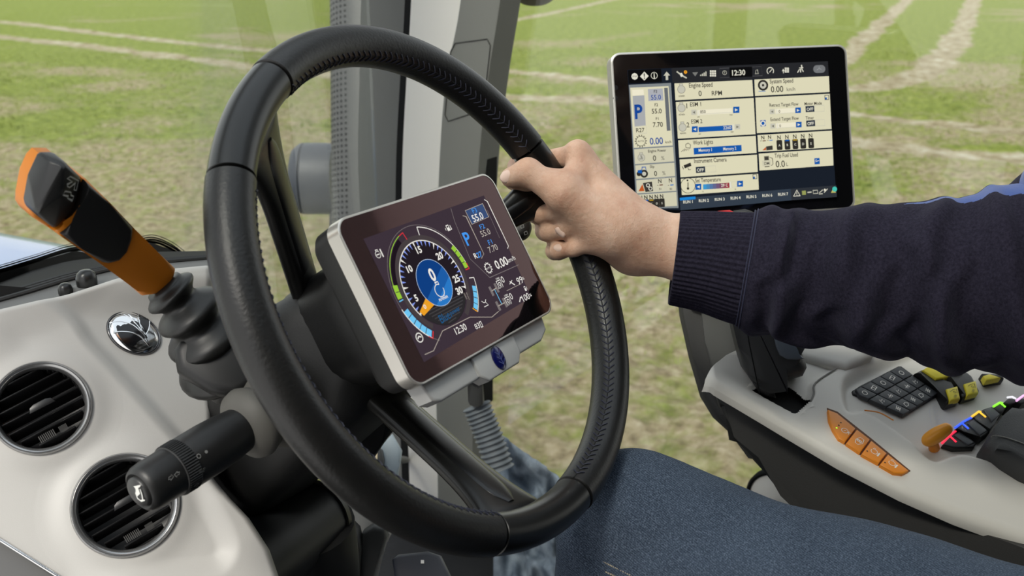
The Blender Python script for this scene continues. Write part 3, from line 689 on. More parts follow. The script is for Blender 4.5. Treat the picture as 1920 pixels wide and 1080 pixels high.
def relief(x, y):
    h = 0*x
    c1 = sgn_curve(x, y, [(60, 540), (133, 590), (166, 635), (207, 679), (267, 744), (332, 818), (420, 915)])     # right side recessed
    h = h-.008*sst(-c1, 18)*sst(y-555, 40)-.00010*np.clip(-c1, 0, 230)*sst(y-555, 40)
    c0 = sgn_curve(x, y, [(200, 500), (120, 572), (30, 614), (22, 650), (40, 720), (60, 800)])
    h = h+.005*sst(c0, 40)*sst(690-y, 70)
    c2 = sgn_curve(x, y, [(300, 855), (345, 890), (385, 945), (420, 1013), (416, 1045), (385, 1060), (291, 1063), (204, 1050), (130, 1010), (90, 960)])
    h = h+.007*sst(-c2-4, 26)*sst(y-900, 60)*sst(x-190, 70)
    for vx, vy, vr in VENTS:
        r = vrad(x, y, vx, vy, vr); h = np.where(r < 1.6, h*(1-np.exp(-((r-1.0)/.30)**2))+.004*np.exp(-((r-1.0)/.30)**2), h)
    ed = np.clip((xr(y)-x)/14, 0, 1); h = h-.006*(1-ed)**2
    et = np.clip((y-ytop(x))/10, 0, 1); h = h-.005*(1-et)**2
    return h
hr = relief(gx_, gy_)
pts_ = np.array([[onp(a, b, FDs.o, FDs.z)+FDs.z*c for a, b, c in zip(ra_, rb_, rc_)] for ra_, rb_, rc_ in zip(gx_, gy_, hr)])
# back skirt on the top and right edges
pts_ = np.concatenate([pts_[:1]-FDs.z*.03, pts_], 0); pts_ = np.concatenate([pts_, pts_[:, -1:]-FDs.z*.01, pts_[:, -1:]-FDs.z*.05], 1)
gv_, gf_ = grid(pts_); gxx = np.pad(gx_, ((1, 0), (0, 2)), mode='edge'); gyy = np.pad(gy_, ((1, 0), (0, 2)), mode='edge')
vr_ = np.min([vrad(gxx, gyy, *v_) for v_ in VENTS], 0).ravel(); keepf = []
for q in gf_:
    if vr_[list(q)].mean() > .94: keepf.append(q[::-1])
dash = root('dashboard', U(200, 1000, .85)-V(0, 0, .2), 'pale grey moulded dashboard panel with a soft crease left of the wheel', 'dashboard')
obj('panel', (gv_, keepf), M('dash_pale_grey', s2l(176, 174, 170), .5, bump=(1100, .15, .0004)), dash, ang=60)
# lower chrome strip and dark base
chrome = M('chrome', s2l(225, 225, 225), .12, metal=1.0)
st_ = [onp(x, 1012+.626*x, FDs.o+FDs.z*.001, FDs.z) for x in np.linspace(-110, 240, 20)]
obj('chrome_strip', tube(st_, .0016, 10), chrome, dash)
def slab(fr, pts, h, th, b, name, mat, parent, sp=0, ang=38, seg=3):
    P_ = [fr.px(x, y, h)[:2] for x, y in pts]
    if sp: P_ = [p[:2] for p in spline([V(*p) for p in P_]+[V(*P_[0])], sp)[:-1]]
    a = sum(P_[i][0]*P_[(i+1) % len(P_)][1]-P_[(i+1) % len(P_)][0]*P_[i][1] for i in range(len(P_)))
    if a < 0: P_ = P_[::-1]
    return obj(name, frm(fr, prism(P_, h-th, h, b, seg)), mat, parent, ang=ang)
slab(FDs, [(-110, 945), (0, 1016), (240, 1166), (-110, 1166)], -.006, .03, .004, 'lower_base', M('dash_dark_grey', s2l(92, 92, 92), .5), dash)
o = obj('inner_support', frm(FDs, box((.02, -.02, -.085), (.26, .36, .02))), black, dash)
# round air vents
vring = M('vent_ring_metal', s2l(168, 168, 168), .24, metal=.85); vblk = M('vent_black', s2l(12, 12, 13), .4); vthin = M('vent_slat', s2l(20, 20, 21), .35)
for (vx, vy, vr), lab in zip(VENTS, ('round black air vent cut by the left picture edge', 'round black air vent behind the indicator stalk')):
    vc = onp(vx, vy, FDs.o, FDs.z)+FDs.z*.0035; dd = (vc-CAM) @ fw; R_ = vr/F*dd
    fv = FDs.at(FDs.loc(vc)); t = root('air_vent', fv, lab, 'air vent', 'round dashboard air vents')
    obj('ring', lathe([(R_*1.0, -.012), (R_*1.01, .0016), (R_*.995, .0034), (R_*.975, .0042), (R_*.960, .0036), (R_*.955, .0030), (R_*.945, .0036), (R_*.915, .0030), (R_*.87, .0002), (R_*.852, -.003), (R_*.85, -.02)], 72), vring, t, local=True, ang=40)
    obj('cup', lathe([(R_*.852, -.004), (R_*.85, -.03), (R_*.5, -.036), (.0002, -.036)], 48), vblk, t, local=True)
    ca, sa = math.cos(math.radians(34)), math.sin(math.radians(34))
    for k in range(-3, 4):
        off = k*R_*.245; hl = math.sqrt(max(.0, (R_*.835)**2-off**2))
        g = box((0, 0, 0), (2*hl, .0016, .014), .0006, 1)
        v = g[0].copy(); v[:, 1] += v[:, 2]*.35; v = np.stack([v[:, 0]*ca-(v[:, 1]+off)*sa, v[:, 0]*sa+(v[:, 1]+off)*ca, v[:, 2]-.010], 1)
        sl_ = obj('slat', (v, g[1]), vthin, t, local=True)
        if k == 0:
            P_ = [(-.010, 0), (-.008, .0045), (-.004, .006), (.006, .006), (.010, .0045), (.012, 0)]
            v, f_ = prism(P_, -.004, -.0025, .0005); v = np.stack([v[:, 0]*ca-(v[:, 1]+off)*sa, v[:, 0]*sa+(v[:, 1]+off)*ca, v[:, 2]], 1); obj('tab', (v, f_), vthin, sl_, local=True)
    # thumb wheels low on the right
    for u0, v0, L in ((R_*.18, -R_*.58, .012), (R_*.48, -R_*.40, .006)):
        gs = [box((L*(i/8-.5), 0, -.004), (L/16, .006, .003+.002*math.sin(math.pi*i/8))) for i in range(9)]
        v, f_ = cat(*gs); v = np.stack([v[:, 0]*ca-v[:, 1]*sa+u0, v[:, 0]*sa+v[:, 1]*ca+v0, v[:, 2]-.001], 1); obj('thumb_wheel', (v, f_), M('thumbwheel_grey', s2l(58, 57, 55), .5), t, local=True, ang=20)
# leaf badge
eh = relief(V(250., 220., 280., 250., 250.), V(618., 618., 618., 590., 646.)); PQ = [onp(a, b_, FDs.o, FDs.z)+FDs.z*c_ for (a, b_), c_ in zip(((250, 618), (220, 618), (280, 618), (250, 590), (250, 646)), eh)]
ec_ = PQ[0]; fe = frN(ec_, nrm(np.cross(PQ[2]-PQ[1], PQ[3]-PQ[4])), rt); kx, ky = .0222, .0183
t = root('leaf_badge', fe, 'oval chrome leaf badge on the dashboard panel', 'badge')
a_ = np.linspace(0, 2*math.pi, 48, endpoint=False)
obj('rim', loft([np.stack([kx*k*np.cos(a_)-.12*ky*np.sin(a_), ky*k*np.sin(a_)-.10*kx*np.cos(a_), 0*a_+z], 1) for k, z in ((1.05, -.002), (1.06, .001), (1.03, .0022), (.99, .0012))], cap=False), M('dark_chrome', s2l(110, 110, 112), .25, metal=.9), t, local=True)
obj('plate', loft([np.stack([kx*k*np.cos(a_)-.12*ky*np.sin(a_), ky*k*np.sin(a_)-.10*kx*np.cos(a_), 0*a_+z], 1) for k, z in ((1.0, .0), (.94, .0022), (.8, .0036), (.55, .0046), (.3, .0050), (.02, .0051))]), chrome, t, local=True, ang=80)
def bp_(x, y): return fe.px(x/3.375, 540+y/3.375, .004)[:2]
leaf = [bp_(*p) for p in [(735, 245), (760, 215), (830, 205), (880, 225), (925, 300), (945, 365), (900, 395), (830, 380), (780, 340), (748, 295)]]
def dome(p):
    e = (p[0]/kx)**2+(p[1]/ky)**2; return .0052*math.sqrt(max(0.02, 1-e*.93))
def wrapg(g, dz): v = g[0].copy(); v[:, 2] = [dome(p)+z+dz for p, z in zip(v[:, :2], v[:, 2])]; return v, g[1]
bmL = bmesh.new(); vsL = [bmL.verts.new((p[0], p[1], 0)) for p in spline([V(*p) for p in leaf]+[V(*leaf[0])], 3)[:-1]]; bmL.faces.new(vsL); bmesh.ops.triangulate(bmL, faces=bmL.faces[:]); bmesh.ops.subdivide_edges(bmL, edges=bmL.edges[:], cuts=2, use_grid_fill=True)
obj('leaf', wrapg(bm2(bmL), .0003), M('badge_black', s2l(16, 16, 18), .15), t, local=True)
bmL = bmesh.new(); vsL = [bmL.verts.new((*bp_(*p), 0)) for p in [(885, 180), (940, 190), (950, 215), (925, 290), (905, 250), (888, 225)]]; bmL.faces.new(vsL); bmesh.ops.triangulate(bmL, faces=bmL.faces[:])
obj('leaf', wrapg(bm2(bmL), .0004), M('badge_black'), t, local=True)
for vv_ in ([(770, 155), (815, 185), (850, 220), (905, 290), (948, 370)], [(880, 150), (875, 200), (895, 260), (920, 300)], [(696, 216), (760, 212), (830, 232), (880, 270), (915, 300)], [(716, 282), (770, 278), (850, 290), (905, 325), (940, 365)], [(948, 205), (940, 260), (920, 300)], [(800, 150), (850, 200)]):
    pth = spline([V(*bp_(*p)) for p in vv_], 5); obj('vein', tube(np.array([(p[0], p[1], dome(p)+.0004) for p in pth]), .0006, 6), chrome, t, local=True)

# ------------------------------------------------------------------ black ledge and frit under the windscreen
YS = 1.128
pa = lambda x, y: onY(x, y, YS)
fr_poly = [(-140, 545), (0, 511), (60, 493), (139, 470), (200, 478), (250, 462), (285, 455), (320, 468), (352, 492), (380, 540), (380, 640), (-140, 660)]
P_ = [pa(x, y) for x, y in fr_poly]; g = prism([(p[0], p[2]) for p in P_[::-1]], 0, .003); v = g[0]
fri = root('windscreen_frit', P_[0]-V(0, 0, .1), 'black printed border with fading dots along the windscreen base', 'windscreen border')
obj('band', (np.stack([v[:, 0], YS-v[:, 2]+.002, v[:, 1]], 1), g[1]), M('frit_black', s2l(10, 10, 10), .4), fri, ang=0)
gs = []; bl = spline([V(-60, 527, 0), V(0, 511, 0), V(60, 493, 0), V(139, 470, 0), V(200, 478, 0), V(250, 462, 0), V(285, 455, 0), V(320, 468, 0), V(352, 492, 0)], 16)
for r_ in range(4):
    for k in range(0, len(bl)-1):
        for h_ in (0, .5):
            b0 = bl[k]*(1-h_)+bl[k+1]*h_ if h_ else bl[k]
            c = pa(b0[0]+(r_ % 2)*1.3, b0[1]-1.5-r_*4.3); s_ = .0019-.0004*r_
            gs.append((np.array([(c[0]+s_*math.cos(a), YS-.001, c[2]+s_*math.sin(a)) for a in np.arange(6)*1.0472]), [tuple(range(6))]))
d_ = obj('dots', cat(*gs), M('frit_black'), fri, ang=0); d_['kind'] = 'stuff'
led = root('windscreen_ledge', U(100, 545, 1.0)-V(0, 0, .05), 'grey ledge with black rubber ribs between dashboard and windscreen', 'ledge')
def quadsurf(A, B, n=10): return grid(np.array([[(1-t)*a+t*b for t in np.linspace(0, 1, n)] for a, b in zip(A, B)]))
xsL = np.linspace(-140, 400, 28)
yl0 = lambda x: ip(x, [(-140, 628), (0, 581), (60, 568), (130, 549), (217, 521), (300, 504), (400, 494)])
yl1 = lambda x: ip(x, [(-140, 606), (0, 566), (60, 549), (130, 527), (217, 506), (300, 494), (400, 485)])
yl2 = lambda x: ip(x, [(-140, 570), (0, 535), (60, 515), (130, 497), (217, 487), (300, 480), (400, 478)])
dl0 = lambda x: float((onp(x, float(ytop(x)), FDs.o, FDs.z)-CAM) @ fw)+.012
obj('ledge_top', quadsurf([U(x, yl0(x)+6, dl0(x)+.012) for x in xsL], [U(x, yl1(x), dl0(x)+.05) for x in xsL]), M('ledge_grey', s2l(88, 88, 87), .55), led)
obj('rubber_bed', quadsurf([U(x, yl1(x)+1, dl0(x)+.049) for x in xsL], [U(x, yl2(x)-8, 1.24) for x in xsL]), black, led)
for k in range(3):
    t_ = .10+.14*k
    obj('rubber_rib', tube([U(x, yl1(x)*(1-t_)+yl2(x)*t_-1, dl0(x)+.05+.03*k) for x in xsL], .0024, 8), M('rubber_rib_black', s2l(34, 34, 34), .4), led)
for (bx_, by_, br_), lb_ in zip(((163, 521, 19), (123, 541, 13)), ('larger black rubber knob on the windscreen ledge', 'smaller black rubber knob on the windscreen ledge')):
    dk_ = dl0(bx_)+.018; c = U(bx_, by_+br_*.5, dk_); R_ = br_/F*dk_; t = root('rubber_knob', c-V(0, 0, .006), lb_, 'knob', 'rubber knobs on the ledge')
    obj('cap', frm(Fr(c, rt, z=V(0, 0, 1)), lathe([(R_*.9, -.006), (R_, 0), (R_, R_*.5), (R_*.85, R_*1.0), (R_*.5, R_*1.3), (.0001, R_*1.36)], 24)), M('knob_black', s2l(30, 30, 30), .3), t, ang=70)
    obj('foot', frm(Fr(c, rt, z=V(0, 0, 1)), lathe([(R_*1.5, -.008), (R_*1.4, -.003), (R_*.8, -.002)], 24)), M('ledge_grey'), t, ang=70)

# ------------------------------------------------------------------ shuttle lever with boot
la, lb2 = U(297, 528, .79), U(108, 370, .68)
az = nrm(lb2-la); nl = CAM-(la+lb2)/2; nl = nrm(nl-(nl @ az)*az)
FL = Fr((la+lb2)/2, az, z=nl)
orange = M('orange_plastic', s2l(214, 126, 26), .42, bump=(900, .1, .0003)); satin = M('lever_satin_black', s2l(30, 30, 30), .4)
c1 = lambda x, y: (x/3.6, 260+y/3.6)
t = root('shuttle_lever', Fr(la, V(1, 0, 0), z=V(0, 0, 1)), 'orange and black gear shuttle lever marked N with an arrow', 'lever')
slab(FL, [c1(*p) for p in [(975, 1075), (930, 1030), (700, 860), (420, 665), (330, 600), (385, 640), (500, 560), (540, 470), (575, 285), (595, 290), (740, 430), (905, 605), (1080, 780), (1200, 890), (1180, 980), (1080, 1060)]][0:4]+[c1(*p) for p in [(372, 634), (440, 600), (525, 540), (555, 440), (578, 285), (600, 288), (740, 430), (905, 605), (1080, 780), (1200, 890), (1180, 980), (1080, 1060)]], .012, .027, .005, 'orange_core', orange, t, ang=50, seg=4)
slab(FL, [c1(*p) for p in [(420, 665), (235, 545), (210, 505), (213, 440), (243, 290), (288, 190), (325, 150), (420, 150), (550, 262), (590, 300), (560, 440), (520, 560)]], .004, .020, .004, 'orange_backing', orange, t, ang=50, seg=4)
slab(FL, [c1(*p) for p in [(420, 655), (520, 560), (560, 470), (595, 300), (740, 440), (910, 610), (905, 680), (870, 775), (815, 835), (740, 855), (700, 845), (560, 750)]], .0148, .020, .004, 'black_sleeve', satin, t, ang=50, seg=4)
hd = [(330, 150), (430, 148), (552, 270), (540, 320), (500, 480), (372, 612), (240, 512), (230, 465), (262, 295)]
hp = [FL.px(*c1(*p), .010)[:2] for p in hd]; rd = [FL.px(*c1(*p), .019)[:2] for p in [(432, 175), (400, 370), (250, 498)]]
vs = [(*p, .010) for p in hp]+[(*p, -.004) for p in hp]+[(*rd[0], .0195), (*rd[1], .022), (*rd[2], .0185)]
bmH = bmesh.new()
for v in vs: bmH.verts.new(v)
r_ = bmesh.ops.convex_hull(bmH, input=bmH.verts[:]); bmesh.ops.delete(bmH, geom=[g_ for g_ in r_['geom_interior'] if isinstance(g_, bmesh.types.BMVert)], context='VERTS')
bmesh.ops.dissolve_limit(bmH, angle_limit=.12, verts=bmH.verts[:], edges=bmH.edges[:])
bmesh.ops.bevel(bmH, geom=[e for e in bmH.edges if e.calc_face_angle(0) > .2], offset=.0030, segments=3, affect='EDGES', profile=.5, clamp_overlap=True)
hdo = obj('head', frm(FL, bm2(bmH)), satin, t, ang=60)
# marks on the head's right face
q0, q1, q2 = FL.wor((*rd[0], .0195)), FL.wor((*rd[1], .022)), FL.wor((*hp[3], .010)); nf = nrm(np.cross(q1-q0, q2-q0)); nf = nf if nf @ nl > 0 else -nf
FH = frN((q0+q1+q2)/3+nf*.0008, nf, rt); mk_ = M('mark_grey', s2l(190, 190, 188), .5)
FR_keep = FR[hdo.name]
def marks(fr, h, parent, fn, wrap=None, name='markings'):
    c = Canvas(fr, h, lambda x, y: fr.px(x, y, h)); fn(c); v = np.array(c.v)
    if wrap: v[:, 2] += np.sqrt(np.maximum(wrap**2-v[:, 1]**2, 0))-wrap
    return obj(name, (fr.wor(v), c.f), c.mats, parent, ang=0, mi=c.mi)
def nm_(c):
    for L in ([(455, 270), (475, 255), (530, 285), (515, 350), (500, 345), (508, 300), (470, 330), (455, 322), (452, 310), (490, 290), (470, 278)],): c.line([c1(*p) for p in L], 1.6, mk_, True)
    c.line([c1(*p) for p in [(440, 355), (480, 362), (478, 382), (498, 390), (488, 418), (455, 402), (462, 390), (425, 380)]], 1.6, mk_, True)
marks(FH, .0006, hdo, nm_)
# rubber boot: bellows from the lever foot to the column
boot = M('boot_rubber', s2l(26, 26, 25), .42, bump=(500, .1, .0004))
b0, b1 = U(306, 535, .785), U(425, 690, .83)
path = spline([b0, U(345, 575, .795), U(385, 625, .81), b1], 14); rad = []
for i in range(len(path)):
    t_ = i/(len(path)-1); rad.append(.0165+.022*t_+.0052*math.sin(t_*math.pi*2*3.6-1.0)*(1 if t_ > .03 else 0))
obj('rubber_boot', tube(path, rad, 28, ey=.9), boot, t, ang=80)
fB = frN(U(400, 660, .80), nrm(CAM-U(400, 660, .80)+V(-.1, 0, .25)), rt)
slab(fB, [(323, 655), (345, 620), (420, 600), (470, 640), (480, 720), (440, 745), (392, 735), (330, 695)], .012, .06, .008, 'boot_base', M('boot_base_black', s2l(20, 20, 20), .45), t, ang=45)

# ------------------------------------------------------------------ indicator stalk
ta, tb = U(262, 921, .70), U(520, 762, .80)
az = nrm(tb-ta); nl = CAM-(ta+tb)/2; nl = nrm(nl-(nl @ az)*az); FS = Fr(ta, az, z=nl)
FSz = Fr(ta, nl, z=az)
stk = root('indicator_stalk', Fr(tb, V(1, 0, 0), z=V(0, 0, 1)), 'black indicator stalk with a horn button on its tip', 'stalk')
sb = M('stalk_black', s2l(24, 24, 24), .45, bump=(900, .15, .0003))
obj('barrel', frm(FSz, lathe([(.0185, .038), (.0196, .041), (.0198, .062), (.0192, .075), (.0178, .088), (.0170, .097), (.0120, .10)], 48)), sb, stk, ang=40)
obj('end_cap', frm(FSz, lathe([(.0115, .001), (.0135, -.0005), (.0158, .001), (.0172, .004), (.0178, .010), (.0182, .027), (.0175, .029)], 48)), sb, stk, ang=40)
gs = [lathe([(.0176, .0265), (.0190, .0275), (.0192, .039), (.0185, .040)], 48)]
for k in range(60):
    a = 2*math.pi*k/60; gs.append(tube([(.0192*math.cos(a), .0192*math.sin(a), .028), (.0194*math.cos(a), .0194*math.sin(a), .0385)], .0006, 5))
obj('ribbed_ring', frm(FSz, cat(*gs)), M('stalk_rib_black', s2l(30, 30, 30), .45), stk, ang=40)
btn = obj('horn_button', frm(FSz, lathe([(.0112, .004), (.0112, -.001), (.0102, -.0024), (.006, -.0032), (.0001, -.0034)], 40)), M('button_dark_grey', s2l(44, 44, 44), .4), stk, ang=50)
FBt = Fr(FSz.wor((0, 0, -.0037)), FS.y, z=-az)
if FBt.x @ rt < 0: FBt = Fr(FBt.o, -FBt.x, z=-az)
mw_ = M('mark_white', s2l(220, 220, 215), .5); mg_ = M('mark_dim', s2l(120, 120, 118), .5)
c3 = lambda x, y: (x/3.4286, 780+y/3.4286)
def horn(c):
    c.poly([c3(*p) for p in [(858, 452), (905, 442), (900, 456), (888, 462), (900, 500), (880, 520), (870, 465)]], mw_)
    c.line([c3(*p) for p in [(880, 465), (873, 500), (885, 530), (905, 545), (918, 540), (912, 505), (900, 470)]], 2.0, mw_)
    c.line([c3(*p) for p in [(905, 548), (930, 540)]], 2.0, mw_)
marks(FBt, .0, btn, horn)
def barrelmarks(c):
    for s_, ox in ((-1, 1100), (1, 1140)):
        y0 = 395 if s_ < 0 else 372
        P_ = [(-18, 0), (0, -18), (0, -8), (14, -8), (14, 8), (0, 8), (0, 18)]; c.line([c3(ox-s_*-p[0]*1.0, y0+p[1]-p[0]*s_*.4) for p in P_], 1.0, mg_, True)
    ce_ = c.m(*c3(1278, 258))[:2]; c.arc(ce_, .0015, .0006, 0, 360, mg_, 14); ce_ = c.m(*c3(1326, 230))[:2]; c.disc(ce_, .0013, mg_, 12)
    for k in (-12, 0, 12): c.line([c3(1292, 352+k*.8), (c3(1305, 345+k*.8))], 1.0, mg_); c.line([c3(1316, 342+k*.8), (c3(1330, 336+k*.8))], 1.0, mg_)
    c.line([c3(1290, 430), c3(1305, 412), c3(1320, 410), c3(1312, 428)], 1.0, mg_)
marks(FS.at((0, 0, .0200)), .0, stk, barrelmarks, wrap=.02)
slv = M('stalk_boot_grey', s2l(84, 82, 77), .6)
obj('collar', frm(FSz, lathe([(.012, .088), (.020, .092), (.0275, .098), (.0290, .104), (.026, .112), (.0245, .113), (.0285, .118), (.0325, .125), (.0325, .134), (.028, .142), (.020, .150)], 40)), slv, stk, ang=60)
# ------------------------------------------------------------------ right-hand stalk behind the display
fK = frN(U(972, 425, 1.0), nrm(-fw*.7-rt*.1+up*.25), rt)
t = root('wiper_stalk', fK, 'black wiper stalk knob with white symbols behind the display', 'stalk')
obj('stem', tube([U(940, 440, 1.02), U(972, 425, 1.0)], .008, 12), sb, t)
kn = obj('knob', frm(fK, lathe([(.004, -.012), (.0115, -.010), (.0128, -.004), (.0128, .0045), (.0112, .007), (.006, .0078), (.0001, .008)], 36)), M('wiper_dark', s2l(40, 40, 40), .5), t, ang=50)
def wk(c):
    k = lambda x, y: (660+x/2.7, 320+y/2.7)
    ce_ = c.m(*k(838, 258))[:2]; c.arc(ce_, .0013, .0005, 0, 360, mw_, 12)
    for x, y in ((861, 285), (879, 318)): c.line([k(x-8, y-6), k(x+6, y-12), k(x+10, y+2), k(x-4, y+8)], .9, mg_, True)
marks(fK, .0084, kn, wk)

# ------------------------------------------------------------------ lower column details seen through and under the wheel
lc = root('column_base', U(560, 1050, .95)-V(0, 0, .2), 'dark tubular column base below the dashboard edge', 'column base')
obj('tube_body', tube([U(430, 1090, .90), U(600, 965, 1.02)], [.041, .038], 28), M('base_dark', s2l(26, 28, 30), .45), lc, ang=60)
obj('tube_ring', tube([U(588, 975, 1.008), U(594, 970, 1.014)], [.0395, .0395], 28), M('base_ring', s2l(16, 16, 17), .4), lc, ang=60)
obj('lower_body', tube(spline([U(560, 985, 1.0), U(570, 1060, 1.02), U(575, 1160, 1.05)], 6), .055, 24), M('base_black', s2l(12, 12, 12), .6), lc, ang=60)
fz = frN(U(680, 1020, 1.15), -fw, rt)
kp_ = root('kick_panel', U(670, 1080, 1.2)-V(0, 0, .1), 'pale grey curved kick panel behind the wheel rim', 'panel')
slab(fz, [(622, 915), (700, 950), (735, 1000), (712, 1040), (690, 1180), (640, 1180), (656, 1000)], -.01, .02, .004, 'pale_panel', white, kp_)
slab(fz, [(700, 985), (722, 990), (725, 1010), (706, 1060), (688, 1120), (664, 1180), (640, 1180), (664, 1090), (676, 1030), (678, 1000)], .012, .02, .006, 'grey_rail', M('rail_grey', s2l(84, 84, 82), .5), kp_)
slab(fz, [(650, 980), (668, 998), (676, 1030), (672, 1090), (655, 1180), (630, 1180), (650, 1090), (658, 1030)], .030, .03, .006, 'dark_rail', M('base_black'), kp_)
fz2 = frN(U(732, 858, 1.25), nrm(-fw+up*.3), rt)
t = root('pale_bracket', U(732, 900, 1.25), 'pale blue-grey bracket between column and corner post', 'bracket')
slab(fz2, [(735, 812), (752, 842), (748, 872), (741, 903), (722, 892), (712, 870), (714, 836)], 0, .015, .004, 'plate', M('pale_blue_plate', s2l(170, 182, 190), .5), t)
obj('stay', tube([U(742, 862, 1.26), onX(762, 862, 1.37)], .006, 10), M('rail_grey'), t)
slab(fz2, [(708, 836), (716, 842), (720, 862), (716, 884), (706, 880)], .01, .015, .003, 'hook', M('rail_grey'), t)
fz3 = frN(U(790, 1055, 1.05), nrm(-fw+up*.9-rt*.2), rt)
t = root('pedal_box', U(790, 1120, 1.05)-V(0, 0, .05), 'dark block with a tiny white dot below the wheel rim', 'box')
pb_ = slab(fz3, [(733, 1046), (745, 1036), (802, 1030), (826, 1038), (848, 1084), (850, 1130), (745, 1130)], 0, .06, .006, 'block', M('block_blue_black', s2l(44, 46, 54), .5), t)
slab(fz3, [(789, 1050), (795, 1050), (795, 1056), (789, 1056)], .0008, .001, 0, 'white_dot', mw_, t)
# ------------------------------------------------------------------ touch terminal on the right
th_, tl_, ro_ = -.86681, .29572, .02333
r0 = V(math.cos(th_), math.sin(th_), 0); nh = V(math.sin(th_), -math.cos(th_), 0); nT = nh*math.cos(tl_)+V(0, 0, 1)*math.sin(tl_); u0 = np.cross(nT, r0)
rT = r0*math.cos(ro_)+u0*math.sin(ro_)
FT = Fr(CAM+V(1.13209, .39837, -.19464), rT, z=nT); TW, TH_ = .285, .19408
tm = root('touch_terminal', FT, 'large silver-rimmed touch terminal with cream data tiles beside the door glass', 'terminal')
po = rrect(TW, TH_, .011, 8); pi_ = rrect(TW-.005, TH_-.005, .009, 8)
obj('silver_frame', ringprism(po, pi_, -.020, .0005, .001), sil, tm, local=True, ang=40)
obj('rear_shell', loft([[(p[0]*k, p[1]*k, z) for p in po] for z, k in ((-.019, .985), (-.030, .97), (-.036, .90))]), dark, tm, local=True, ang=40)
tg = bpy.data.materials.new('terminal_cover_glass'); tg.use_nodes = True; b_ = tg.node_tree.nodes['Principled BSDF']
b_.inputs['Base Color'].default_value = (.004, .004, .005, 1); b_.inputs['Roughness'].default_value = .04; b_.inputs['Specular IOR Level'].default_value = .35
tgl = obj('cover_glass', prism(pi_, -.006, -.0004), tg, tm, local=True, ang=30)
def tpx(x, y): return FT.px(1110+x/3.0863, 70+y/3.0863, -.0002)
tv = Canvas(FT, -.00035, tpx, 1.3e-5)
_tt = tv.text
def _tx(x, y, t, hp, mat, **k): k.setdefault('wx', .88); return _tt(x, y, t, hp, mat, **k)
tv.text = _tx
FIT = {'Engine Speed': (558, 697), 'ESM 1': (564, 629), 'ESM 2': (571, 636), 'Work Lights': (580, 699), 'Instrument Camera': (587, 779), 'Set Temperature': (593, 744), 'System Speed': (1023, 1162), 'Trip Fuel Used': (1049, 1187), 'Retract Target Flow': (1021, 1193), 'Extend Target Flow': (1027, 1195), 'Motor Mode': (1223, 1326), 'Timer': (1229, 1279), 'Engine Power': (323, 429), 'Memory 1': (613, 691), 'Memory 2': (755, 832)}
def _tx(x, y, t, hp, mat, **k):
    if t in FIT:
        a, b = FIT[t]; v, _ = glyphs(t, .012); w = v[:, 0].max()-v[:, 0].min(); hp *= 1.05; k['wx'] = (b-a)/(w*hp/.70); k['al'] = 'L'; k['bold'] = .012; x = a
    k.setdefault('wx', .92); k.setdefault('bold', .010); return _tt(x, y, t, hp, mat, **k)
tv.text = _tx
cr, cr2, nv, blu, ink, gr_ = em('cream', 220, 215, 184), em('cream_dim', 206, 202, 176), em('slate', 44, 52, 64), em('btn_blue', 24, 88, 168), em('ink', 48, 46, 42), em('grey_tile', 168, 170, 172)
inkb, gold, wht, lg = em('ink_blue', 24, 70, 150), em('bar_dark', 40, 41, 44), em('ui_white', 225, 222, 205), em('light_grey', 196, 194, 178)
tv.poly([(205, 188), (1362, 140), (1412, 890), (505, 1000), (255, 995)], em('ui_ground', 26, 32, 42))
tv.poly([(460, 178), (1365, 138), (1370, 222), (466, 262)], gold); tv.poly([(208, 190), (400, 182), (405, 258), (212, 268)], em('bar_black', 14, 14, 15))
# status bar icons
c = tpx(247, 226)[:2]; tv.disc(c, .0063*.62, wht, 8); tv.text(247, 226, 'STOP', 9, ink)
tv.poly([(303, 198), (328, 224), (303, 250), (278, 226)], wht); tv.text(303, 224, '!', 30, ink, bold=.03)
c = tpx(360, 221)[:2]; tv.disc(c, .0040, wht, 20); tv.disc(c, .0034, em('bar_black'), 20); tv.text(360, 221, 'i', 30, wht, bold=.03)
tv.poly([(432, 198), (452, 220), (440, 221), (441, 247), (427, 248), (426, 221), (414, 222)], lg)
tv.poly([(505, 210), (520, 205), (530, 225), (515, 230)], wht); tv.line([(490, 198), (510, 212)], 8, lg); tv.line([(527, 224), (548, 236)], 8, lg); c = tpx(541, 201)[:2]; tv.disc(c, .0020, eO, 14); tv.text(541, 201, '!', 12, ink)
for k in range(3): c = tpx(597, 222)[:2]; tv.arc(c, .0012+.0010*k, .0005, 45, 135, lg, 8)
tv.poly([(580, 203), (614, 201), (597, 226)], em('wifi', 120, 120, 116))
for k in range(4): tv.line([(629+k*10, 224), (629+k*10, 216-k*6)], 7, lg)
for i in range(3):
    for j in range(3): c = tpx(687+i*12.5, 196+j*13)[:2]; tv.rect(c, .0021, .0021, wht)
tv.line([(738, 180), (980, 170), (985, 222), (742, 234)], 2, em('bar_edge', 80, 80, 82), True)
tv.poly([(794, 176), (926, 171), (928, 228), (796, 233)], em('bar_black')); tv.text(848, 204, '12:30', 30, wht, bold=.02, wx=.9)
c = tpx(767, 205)[:2]; tv.arc(c, .0024, .0005, 0, 360, lg, 14); tv.text(767, 205, '?', 14, lg)
c = tpx(953, 196)[:2]; tv.line([(942, 212), (964, 210)], 2.5, lg); tv.line([(946, 210), (948, 190), (957, 188), (961, 208)], 2.2, lg)
c = tpx(1031, 195)[:2]; tv.arc(c, .0040, .0009, -40, 230, wht, 20); tv.line([(1026, 203), (1040, 186)], 4, wht)
tv.poly([(1098, 196), (1106, 182), (1114, 196)], wht); tv.line([(1106, 194), (1107, 208)], 4, wht)
for i in range(2):
    for j in range(3): c = tpx(1120+i*13, 180+j*10)[:2]; tv.rect(c, .0024, .0017, wht)
